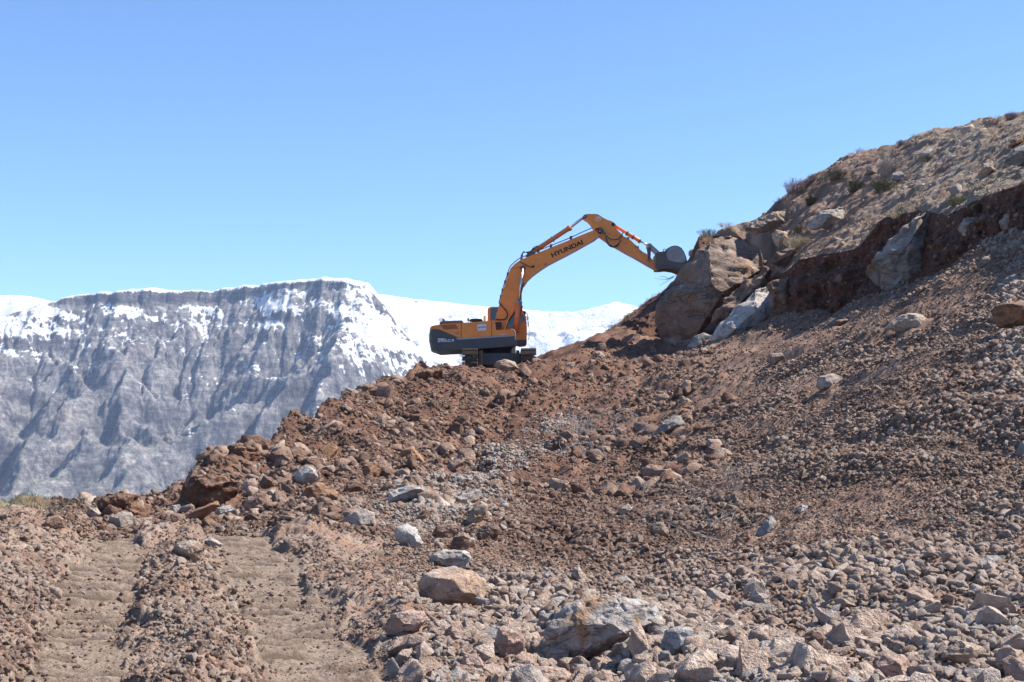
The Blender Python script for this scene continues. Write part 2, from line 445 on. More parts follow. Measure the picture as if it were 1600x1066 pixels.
def ground_z(X, Y, fine=True, full=False):
    px = X / Y * F + 800
    yc = tab(px, YC)
    over = np.maximum(Y - yc, 0)
    Yk = np.minimum(Y, yc); Xk = X * Yk / Y
    z = tps_g(Xk, Yk)
    shelf = np.interp(px, [60, 260], [9, 0.0])
    z = z - 0.03 * np.minimum(over, shelf) - 0.62 * np.maximum(over - shelf, 0) * (1 - np.exp(-np.maximum(over - shelf, 0) / 2.0))
    d1, d2 = rut_d(X, Y)
    nearY = sstep(22, 19, Y)
    rw = roadw(X, Y)
    grey = sstep(700, 560, px) * nearY                       # the trampled lower left
    lump = fbm(X / 2.6, Y / 3.6, 4, 201)
    rough = 1 - 0.88 * rw
    terr = np.exp(-((X + 0.5) / 3.2) ** 2 - ((Y - 62.5) / 4.0) ** 2)
    z = z + lump * (0.15 + 0.19 * sstep(20, 40, Y) * sstep(1150, 850, px)) * rough * (1 - terr)
    # banks thrown up beside the ruts
    b = lambda d, c, s: np.exp(-((d - c) / s) ** 2)
    n = 0.75 + 0.9 * fbm(X / .8, Y / .9, 3, 207)
    z = z + nearY * n * (0.17 * b(d1, -1.15, .6) + 0.09 * b(d1, .80, .32) + 0.07 * b(d2, -.75, .28) + 0.12 * b(d2, .95, .32) * sstep(8, 12, Y))
    z = z - nearY * rw * 0.07
    # mid fill: furrows run down to the left
    fur = fbm((X * .85 + Y * .30) / 1.1, (Y - X * .5) / 7.0, 4, 215)
    z = z + 0.13 * fur * (1 - grey) * (1 - terr)
    if fine:
        dirt = (1 - 0.80 * rw) * (1 - .85 * terr)
        c1 = worley(X / .34, Y / .34, 301); c2 = worley(X / .15, Y / .15, 311)
        far = sstep(14, 30, Y)
        a = 0.35 + 0.65 * sstep(-.2, .5, fbm(X / 1.7, Y / 1.7, 3, 320))
        z = z + dirt * a * (0.075 * c1 * (.5 + far) + 0.028 * c2)
        z = z + dirt * sstep(22, 34, Y) * a * 0.24 * worley(X / .8, Y / .8, 331) * sstep(1250, 950, px)
        z = z + dirt * ((0.028 + .012 * grey) * fbm(X / .13, Y / .13, 4, 341) * (1 + .8 * grey * lump)) + 0.008 * fbm(X / .05, Y / .06, 2, 351)
        # grouser prints
        for d, c, ph in ((d1, RUT[0], 0.), (d2, RUT[1], .4)):
            m = sstep(.44, .36, np.abs(d)) * rw
            br = sstep(-.25, .15, fbm(X / .6, Y / .8, 3, 361 + int(ph * 10)))
            wv = 0.5 + 0.5 * np.sin(2 * np.pi * (Y - .28 * d + .02 * perlin(X / .2, Y / .2, 3)) / .29 + ph * 9)
            z = z + m * br * 0.075 * (wv ** 1.3) * (.7 + .5 * perlin(X / .35, Y / .5, 71))
    return z

def groove_shade(X, Y):
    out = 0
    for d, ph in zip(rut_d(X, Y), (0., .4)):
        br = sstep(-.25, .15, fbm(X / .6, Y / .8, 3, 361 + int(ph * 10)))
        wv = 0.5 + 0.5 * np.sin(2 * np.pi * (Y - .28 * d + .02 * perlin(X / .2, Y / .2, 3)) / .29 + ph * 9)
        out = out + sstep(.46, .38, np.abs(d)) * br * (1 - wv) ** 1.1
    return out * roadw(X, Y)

def ray_ground(px, py):
    Ys = np.exp(np.linspace(np.log(8.2), np.log(72), 700))
    z = ground_z((px - 800) / F * Ys, Ys, fine=False)
    hit = np.nonzero((H - py) / F * Ys <= z)[0]
    return Ys[hit[0]] if len(hit) else Ys[-1]

pxs = np.concatenate([np.arange(-1100, -330, 14), np.arange(-330, 1900, 2.6), np.arange(1900, 3400, 12)])
lg = lambda a, b, n: np.exp(np.linspace(np.log(a), np.log(b), n))
Yv = np.concatenate([lg(5.6, 9.2, 70)[:-1], lg(9.2, 21, 430)[:-1], lg(21, 96, 400)])
PX, YY = np.meshgrid(pxs, Yv)
XX = (PX - 800) / F * YY
ZZ = ground_z(XX, YY)
# ground columns under the hillside stop just inside it
road = roadw(XX, YY)
d1, d2 = rut_d(XX, YY)
greyw = sstep(760, 560, PX + 60 * fbm(XX / .9, YY / 1.2, 3, 31)) * sstep(24, 19, YY) * (0.55 + .45 * sstep(.9, .5, np.abs(d1 + 1.4)) * 0)
redw = np.clip(sstep(24, 30, YY) * sstep(1180, 860, PX) + 0.75 * sstep(-.9, -1.4, d1) * sstep(24, 20, YY) * sstep(-.1, .3, fbm(XX / 1.2, YY / 1.6, 3, 77)), 0, 1)
redw = np.clip(redw + .8 * sstep(20, 23, YY) * sstep(520, 420, PX) * sstep(100, 180, PX), 0, 1)
dryw = sstep(130, -40, PX) * sstep(20.5, 22, YY)

m = NT('ground_dirt')
co = m.co('Object')
nA = m.noise(co, .9, 8, .62); nB = m.noise(co, 9, 5, .65); nC = m.noise(co, 45, 3, .7)
brown = m.ramp(nA, [(.32, (.145, .088, .062)), (.5, (.22, .138, .10)), (.68, (.30, .20, .15))])
red = m.ramp(nA, [(.32, (.092, .045, .030)), (.5, (.142, .073, .049)), (.7, (.195, .115, .082))])
greyc = m.ramp(nB, [(.30, (.17, .135, .110)), (.5, (.25, .205, .17)), (.7, (.34, .29, .25))])
tan = m.ramp(nB, [(.30, (.135, .104, .08)), (.6, (.235, .185, .145))])
col = m.mix(m.attr('red'), brown, red)
gsel = m.mapr(m.math('ADD', m.attr('grey'), m.math('MULTIPLY', m.math('SUBTRACT', m.noise(co, 1.4, 6, .65), .5), 1.6)), .35, .8)
col = m.mix(gsel, col, greyc)
col = m.mix(m.math('MULTIPLY', m.attr('road'), .85), col, tan)
col = m.mix(m.math('MULTIPLY', m.attr('print'), .95), col, (.075, .052, .038))  # print grooves tinted dark earth: their shadow lines are painted into the colour
pale = m.mapr(m.noise(co, 2.2, 7, .7), .60, .72)
col = m.mix(m.math('MULTIPLY', pale, .45), col, (.36, .32, .285))
dg = m.ramp(nB, [(.35, (.12, .12, .062)), (.65, (.26, .235, .155))])
col = m.mix(m.attr('dry'), col, dg)
col = m.mix(m.mapr(nC, .3, .7, 0, 1), m.mix(1, col, (.74, .72, .70), 'MULTIPLY'), m.mix(1, col, (1.22, 1.2, 1.18), 'MULTIPLY'))
h = m.math('ADD', m.noise(co, 22, 5, .7), m.math('MULTIPLY', nC, .35))
GROUND_MAT = m.done(col, m.bump(h, .035, .8), .95)
g = grid_obj('ground', np.stack([XX, YY, ZZ], -1), GROUND_MAT, {'print': groove_shade(XX, YY), 'road': road, 'grey': greyw, 'red': redw, 'dry': dryw})
tag(g, kind='structure', label='excavated reddish brown earth slope with tracked ruts at its foot')

# ================================================================== the cut hillside on the right
BROW = [(905, 556, 65), (930, 540, 67), (960, 513, 68), (1000, 482, 69), (1050, 445, 69.5), (1078, 402, 69), (1092, 372, 68), (1112, 368, 68.5), (1135, 378, 68), (1165, 398, 66.5),
        (1205, 438, 61), (1222, 430, 56), (1250, 406, 52.8), (1300, 397, 51), (1342, 388, 49.5), (1372, 348, 48), (1400, 335, 47.2), (1430, 333, 46), (1480, 337, 42), (1530, 313, 39.5),
        (1565, 298, 37), (1600, 288, 35.3), (1700, 262, 31.5), (1900, 240, 27), (2100, 230, 23)]
BASE = [(905, 560, 62), (930, 552, 63), (960, 550, 62.5), (1000, 552, 62), (1050, 566, 61), (1092, 566, 64), (1135, 560, 64), (1165, 550, 63), (1205, 525, 58), (1222, 515, 54), (1250, 508, 51.6), (1300, 503, 49.8),
        (1372, 476, 46.6), (1430, 462, 44), (1480, 446, 40.2), (1530, 420, 37.8), (1565, 400, 36), (1600, 384, 34.2), (1700, 360, 30.4), (1900, 390, 26), (2100, 420, 22)]
HILL = [(930, 540, 67), (960, 513, 68), (1000, 482, 69), (1050, 445, 69.5), (1092, 372, 68), (1165, 398, 66.5), (1205, 438, 61), (1222, 430, 56), (1250, 406, 52.8), (1342, 388, 49.5), (1372, 348, 48),
        (1430, 333, 46), (1480, 337, 42), (1530, 313, 39.5), (1600, 288, 35.3), (1700, 262, 31.5), (1900, 240, 27), (2100, 230, 23),
        (1180, 350, 66), (1130, 357, 67), (1200, 331, 67), (1230, 310, 67.5), (1280, 280, 67), (1340, 246, 66), (1400, 229, 64.5), (1450, 211, 62.5), (1500, 201, 60.5), (1550, 190, 58), (1600, 181, 55.5),
        (1700, 170, 51), (1900, 150, 44), (2100, 150, 38),
        (1215, 400, 61), (1210, 370, 63.5), (1250, 370, 58), (1300, 340, 58), (1400, 300, 54.5), (1500, 265, 49.5), (1600, 235, 44), (1450, 255, 56), (1340, 300, 60), (1340, 350, 54)]
tps_h = TPS([W(*p) for p in HILL] + [(W(*p)[0] * 1.14, p[2] * 1.14, W(*p)[2] - .4) for p in HILL[19:32]], 0.002)
hc = np.concatenate([np.arange(900, 1800, 1.9), np.arange(1800, 3200, 6)])
bY = tab(hc, BROW, 2); bP = tab(hc, BROW, 1); aY = tab(hc, BASE, 2); aP = tab(hc, BASE, 1)
fY = bY + np.interp(hc, [900, 1100, 1200, 2100], [6, 6, 26, 30])
NF, NTOP = 60, 300
rows = []
for k in range(NF):
    t = k / (NF - 1)
    tt = t ** 1.0
    Yk = aY + (bY - aY) * (tt ** 1.5)
    zb = (H - aP) / F * aY - .25; zt = (H - bP) / F * bY
    Zk = zb + (zt - zb) * tt
    rows.append(np.stack([(hc - 800) / F * Yk, Yk, Zk], -1))
face = np.array(rows)
rows = []
for k in range(1, NTOP + 1):
    t = (k / NTOP) ** 1.25
    Yk = bY + (fY - bY) * t
    Xk = (hc - 800) / F * Yk
    rows.append(np.stack([Xk, Yk, tps_h(Xk, Yk)], -1))
top = np.array(rows)
def hill_rough(X, Y):
    return (0.16 * fbm(X / 1.8, Y / 1.8, 4, 401) + 0.04 * worley(X / .8 + .3 * Y, Y / 1.3, 411) * sstep(-.1, .4, fbm(X / 2.5, Y / 2.5, 2, 9))
            + 0.03 * worley(X / .3, Y / .3, 421) + 0.06 * fbm(X / .3, Y / .3, 3, 431)
            + 0.16 * np.abs(fbm((X + .6 * Y) / 1.3, (Y - .6 * X) / 6, 3, 441)))
fade = np.minimum(np.arange(1, NTOP + 1) / 12.0, 1)[:, None]
top[:, :, 2] += hill_rough(top[:, :, 0], top[:, :, 1]) * fade
# continuity of the lip: the first rows start at the brow
off = (face[-1, :, 2] - top[0, :, 2])
top[:, :, 2] += off[None] * np.exp(-np.arange(NTOP) / 8.0)[:, None]
# the cut face is broken, with an undercut and hanging clods
u = hc[None, :] / 26.0 + 0 * face[:, :, 0]; v = face[:, :, 2] * 1.6
tt = np.linspace(0, 1, NF)[:, None]
env = np.sin(np.pi * np.clip(tt, 0, 1)) ** .5
dn = env * (0.55 * fbm(u * .8, v * .7, 4, 501) + .22 * np.abs(fbm(u * 3, v * 1.4, 4, 507))) + 0.05 * fbm(u * 12, v * 10, 3, 511) + env * .16 * worley(u * 2.2, v * 2.0, 515)
und = 0.35 * np.exp(-((tt - .82) / .13) ** 2)
face[:, :, 1] += (-dn + und) * .9; face[:, :, 0] += (-dn + und) * .55
P = np.concatenate([face, top], 0)
cut = np.concatenate([np.ones_like(face[:, :, 0]), np.repeat(np.clip(1 - np.arange(NTOP) / 7.0, 0, 1)[:, None], len(hc), 1)], 0)
Pp = P[:, :, 0] / P[:, :, 1] * F + 800; Pr = H - P[:, :, 2] / P[:, :, 1] * F
greyh = .75 * np.clip(sstep(1330, 1480, Pp + (Pr - 260) * .4), 0, 1)
m = NT('hill_earth')
co = m.co('Object')
nA = m.noise(co, .55, 8, .65); nB = m.noise(co, 5, 6, .7); nC = m.noise(co, 26, 3, .7)
topc = m.ramp(nA, [(.33, (.17, .105, .075)), (.5, (.255, .17, .125)), (.66, (.33, .245, .19))])
topg = m.ramp(nB, [(.33, (.135, .12, .075)), (.5, (.235, .215, .165)), (.66, (.38, .36, .32))])
topc = m.mix(m.math('MULTIPLY', m.attr('greyish'), m.mapr(m.noise(co, 1.1, 6, .7), .38, .62)), topc, topg)
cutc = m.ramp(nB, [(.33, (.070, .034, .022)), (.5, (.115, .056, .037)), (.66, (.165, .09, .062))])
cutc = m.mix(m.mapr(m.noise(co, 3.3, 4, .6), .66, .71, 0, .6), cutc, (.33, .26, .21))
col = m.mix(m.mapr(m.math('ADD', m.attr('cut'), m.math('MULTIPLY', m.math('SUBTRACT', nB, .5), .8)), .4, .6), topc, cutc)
col = m.mix(m.mapr(nC, .3, .7, 0, 1), m.mix(1, col, (.78, .77, .75), 'MULTIPLY'), m.mix(1, col, (1.2, 1.18, 1.16), 'MULTIPLY'))
HILL_MAT = m.done(col, m.bump(m.noise(co, 9, 7, .7), .12, .9), .95)
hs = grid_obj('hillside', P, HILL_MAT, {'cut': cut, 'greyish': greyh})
tag(hs, kind='structure', label='brown stony hillside cut away along its foot')
hill_top = top

def ray_hill(px, py):
    """distance at which the line of sight meets the hillside top"""
    j = int(np.clip(np.searchsorted(hc, px), 0, len(hc) - 1))
    c = hill_top[:, j]
    r = H - c[:, 2] / c[:, 1] * F
    k = np.nonzero(r <= py)[0]
    return c[k[0], 1] if len(k) else c[int(np.argmin(r)), 1]

# ================================================================== stones
def ico(n):
    bm = bmesh.new(); bmesh.ops.create_icosphere(bm, subdivisions=n, radius=1)
    v = np.array([x.co[:] for x in bm.verts]); v /= np.linalg.norm(v, axis=1, keepdims=True)
    f = np.array([[x.index for x in q.verts] for q in bm.faces], dtype=np.int32); bm.free()
    return v, f

def hull_r(dirs, planes, p=16):
    s = np.zeros(len(dirs))
    for (n, d) in planes:
        s += np.maximum(dirs @ n, 0) ** p / d ** p
    return s ** (-1.0 / p)

def tri_mesh(name, v, f, smooth=True):
    me = bpy.data.meshes.new(name)
    me.vertices.add(len(v)); me.vertices.foreach_set('co', v.astype(np.float32).ravel())
    me.loops.add(len(f) * 3); me.loops.foreach_set('vertex_index', f.ravel())
    me.polygons.add(len(f)); me.polygons.foreach_set('loop_start', np.arange(0, len(f) * 3, 3, dtype=np.int32))
    me.update(calc_edges=True)
    if smooth: me.shade_smooth()
    return me

def unit(v):
    v = np.array(v, float); return v / np.linalg.norm(v)

def hull2(P):
    P = sorted(map(tuple, P))
    def half(P):
        o = []
        for p in P:
            while len(o) > 1 and (o[-1][0] - o[-2][0]) * (p[1] - o[-2][1]) - (o[-1][1] - o[-2][1]) * (p[0] - o[-2][0]) <= 0: o.pop()
            o.append(p)
        return o
    return half(P)[:-1] + half(P[::-1])[:-1]

def stone_mat(name, a, b, c, white, scale=1.0, bump=.02, rust=None):
    """a, b: two tones of the stone, c: dark tone, white: share of pale crust"""
    m = NT(name)
    co = m.co('Object')
    rnd = m.n('ShaderNodeObjectInfo').outputs['Random']
    v = m.n('ShaderNodeVectorMath', operation='ADD')
    m.set(v.inputs[0], co)
    cx = m.n('ShaderNodeCombineXYZ'); m.set(cx.inputs[0], m.math('MULTIPLY', rnd, 40.)); m.set(cx.inputs[1], m.math('MULTIPLY', rnd, 17.))
    m.set(v.inputs[1], cx.outputs[0]); v = v.outputs[0]
    n1 = m.noise(v, 2.2 / scale, 7, .65, .4); n2 = m.noise(v, 9 / scale, 6, .7); n3 = m.noise(v, 40 / scale, 3, .7)
    col = m.ramp(n1, [(.34, c), (.47, a), (.62, b)])
    if rust: col = m.mix(m.mapr(m.noise(v, 1.7 / scale, 6, .6, 1.), .52, .62), col, rust)
    w = m.math('ADD', m.noise(v, 3.1 / scale, 8, .72, .6), m.math('MULTIPLY', m.math('SUBTRACT', n2, .5), .5))
    col = m.mix(m.mapr(w, .66 - .22 * white, .78 - .22 * white, 0, .85), col, (.48, .455, .435))
    vein = m.math('ABSOLUTE', m.math('SUBTRACT', m.noise(m.scale(v, (1, 1, 2.5), (.5, .3, .2)), 2.0 / scale, 5, .6, 1.2), .5))
    col = m.mix(m.mapr(vein, .0, .018, .55, 0), col, m.mix(1, col, (.42, .38, .36), 'MULTIPLY'))
    col = m.mix(n3, m.mix(1, col, (.72, .70, .68), 'MULTIPLY'), m.mix(1, col, (1.26, 1.25, 1.24), 'MULTIPLY'))
    nz = m.n('ShaderNodeSeparateXYZ'); m.set(nz.inputs[0], m.n('ShaderNodeNewGeometry').outputs['Normal'])
    dust = m.math('MULTIPLY', m.mapr(nz.outputs[2], .45, .95), m.mapr(n2, .35, .6))
    col = m.mix(m.math('MULTIPLY', dust, .5), col, (.38, .32, .27))
    h = m.math('ADD', m.math('ADD', n2, m.math('MULTIPLY', n3, .3)), m.math('MULTIPLY', m.mapr(vein, 0, .02), .25))
    return m.done(col, m.bump(h, bump * scale * 2.2, .9), .9)

TONE = {
    'white': stone_mat('stone_white', (.36, .335, .315), (.43, .405, .385), (.24, .19, .155), .7),
    'pale': stone_mat('stone_pale', (.31, .26, .22), (.38, .33, .29), (.22, .155, .115), .4),
    'cream': stone_mat('stone_cream', (.36, .28, .215), (.42, .345, .28), (.26, .185, .135), .3),
    'pink': stone_mat('stone_pink', (.32, .215, .17), (.40, .29, .235), (.22, .14, .105), .25),
    'tan': stone_mat('stone_tan', (.30, .22, .165), (.37, .285, .22), (.19, .13, .095), .2),
    'brown': stone_mat('stone_brown', (.185, .115, .08), (.26, .165, .12), (.105, .06, .042), .12),
    'rust': stone_mat('stone_rust', (.22, .115, .065), (.30, .17, .10), (.12, .065, .04), .2),
    'clod': stone_mat('stone_earth', (.19, .095, .058), (.26, .14, .09), (.12, .06, .038), .05, bump=.05),
    'grey': stone_mat('stone_grey', (.235, .225, .215), (.33, .315, .30), (.15, .14, .135), .35),
    'blue': stone_mat('stone_blue', (.25, .24, .245), (.34, .33, .33), (.17, .155, .15), .35),
    'mixed': stone_mat('stone_mixed', (.30, .265, .235), (.40, .365, .335), (.17, .15, .135), .6, rust=(.30, .18, .10)),
    'orange': stone_mat('stone_orange', (.38, .255, .175), (.45, .34, .26), (.24, .20, .18), .5),
    'cliff': stone_mat('stone_cliff', (.225, .158, .122), (.29, .22, .178), (.15, .132, .125), .22, 3.2, rust=(.27, .155, .09)),
    'tooth': stone_mat('stone_tooth', (.24, .20, .17), (.33, .295, .27), (.16, .11, .08), .42, 1.8, rust=(.27, .155, .09)),
}
BOULDERS = []          # (X, Y, radius) of the big ones, so that small stones keep clear

def boulder(outline, Y, tone, label, depth=.85, sub=4, name='boulder', cat='boulder', seed=None, rough=.05, cuts=None, lean=.35, group=None, sink=0.0):
    rs = np.random.RandomState(seed if seed is not None else int(sum(p[0] * 3 + p[1] for p in outline)) % 99991)
    P = [W(x, y, Y) for x, y in outline]
    h = hull2([(p[0], p[2]) for p in P])
    h = np.array(h); c = (h.min(0) + h.max(0)) / 2; c = c * .5 + h.mean(0) * .5
    h = h - c
    sz = (h.max(0) - h.min(0)); r = 0.5 * math.sqrt(sz[0] * sz[1])
    D = depth * r
    planes = []
    for i in range(len(h)):
        a, b = h[i], h[(i + 1) % len(h)]
        e = b - a; L = np.hypot(*e)
        if L < 1e-4: continue
        n = np.array([e[1], -e[0]]) / L
        d = n @ a
        if d <= 0: n, d = -n, -d
        d = max(d, .12 * r)
        for sg in (-1, 1):
            t = rs.uniform(.15, .9)
            k = math.sqrt(1 + t * t)
            planes.append((np.array([n[0], sg * t, n[1]]) / k, d / k))
    for q in range(4):
        nn = unit([rs.uniform(-.75, .75), -1, rs.uniform(-.5, .75)]); planes.append((nn, D * rs.uniform(.62, .95)))
    for nn, dd in (cuts or []): planes.append((unit(nn), dd * r))
    for q in range(2):
        nn = unit([rs.uniform(-.6, .6), 1, rs.uniform(-.5, .6)]); planes.append((nn, D * rs.uniform(.7, .95)))
    b = bmesh.new(); bmesh.ops.create_cube(b, size=6 * r)
    for (nn, dd) in planes:
        g = b.verts[:] + b.edges[:] + b.faces[:]
        q = bmesh.ops.bisect_plane(b, geom=g, plane_co=Vector(nn) * dd, plane_no=Vector(nn), clear_outer=True, dist=1e-5)
        ed = [e for e in q['geom_cut'] if isinstance(e, bmesh.types.BMEdge)]
        if ed: bmesh.ops.contextual_create(b, geom=ed)
    bmesh.ops.remove_doubles(b, verts=b.verts[:], dist=.012 * r)
    bmesh.ops.recalc_face_normals(b, faces=b.faces[:])
    bmesh.ops.bevel(b, geom=b.edges[:], offset=.055 * r, segments=2, profile=.55, affect='EDGES', clamp_overlap=True)
    bmesh.ops.triangulate(b, faces=b.faces[:])
    lim = {4: .16, 5: .10, 6: .062}[sub] * r
    for q in range(7):
        es = [e for e in b.edges if e.calc_length() > lim]
        if not es: break
        bmesh.ops.subdivide_edges(b, edges=es, cuts=1, use_grid_fill=False)
        bmesh.ops.triangulate(b, faces=[x for x in b.faces if len(x.verts) > 3])
    b.normal_update()
    p = np.array([x.co[:] for x in b.verts]); vn = np.array([x.normal[:] for x in b.verts])
    f = np.array([[x.index for x in y.verts] for y in b.faces], dtype=np.int32); b.free()
    q = p / r
    nz = fbm3(q * 1.3 + rs.uniform(0, 50), 3, 3) * rough * 1.0 + fbm3(q * 5 + 9, 4, 7) * rough * .55
    cr = np.abs(fbm3(q * 1.9 + rs.uniform(0, 50), 3, 19)); nz -= rough * 1.0 * np.exp(-(cr / .06) ** 2)
    stepn = fbm3(q * np.array([1.2, 1.2, 3.]) + rs.uniform(0, 9), 2, 5); nz += rough * .55 * np.tanh(stepn * 9)
    p = p + vn * (nz * r)[:, None]
    me = tri_mesh(name, p, f)
    me.materials.append(TONE[tone])
    o = bpy.data.objects.new(name, me); C.objects.link(o)
    o.location = (c[0], Y, c[1] - sink)
    tag(o, label, cat, group)
    BOULDERS.append((c[0], Y, sz[0] * .5, sz[1] * .5, c[1], Y))
    return o

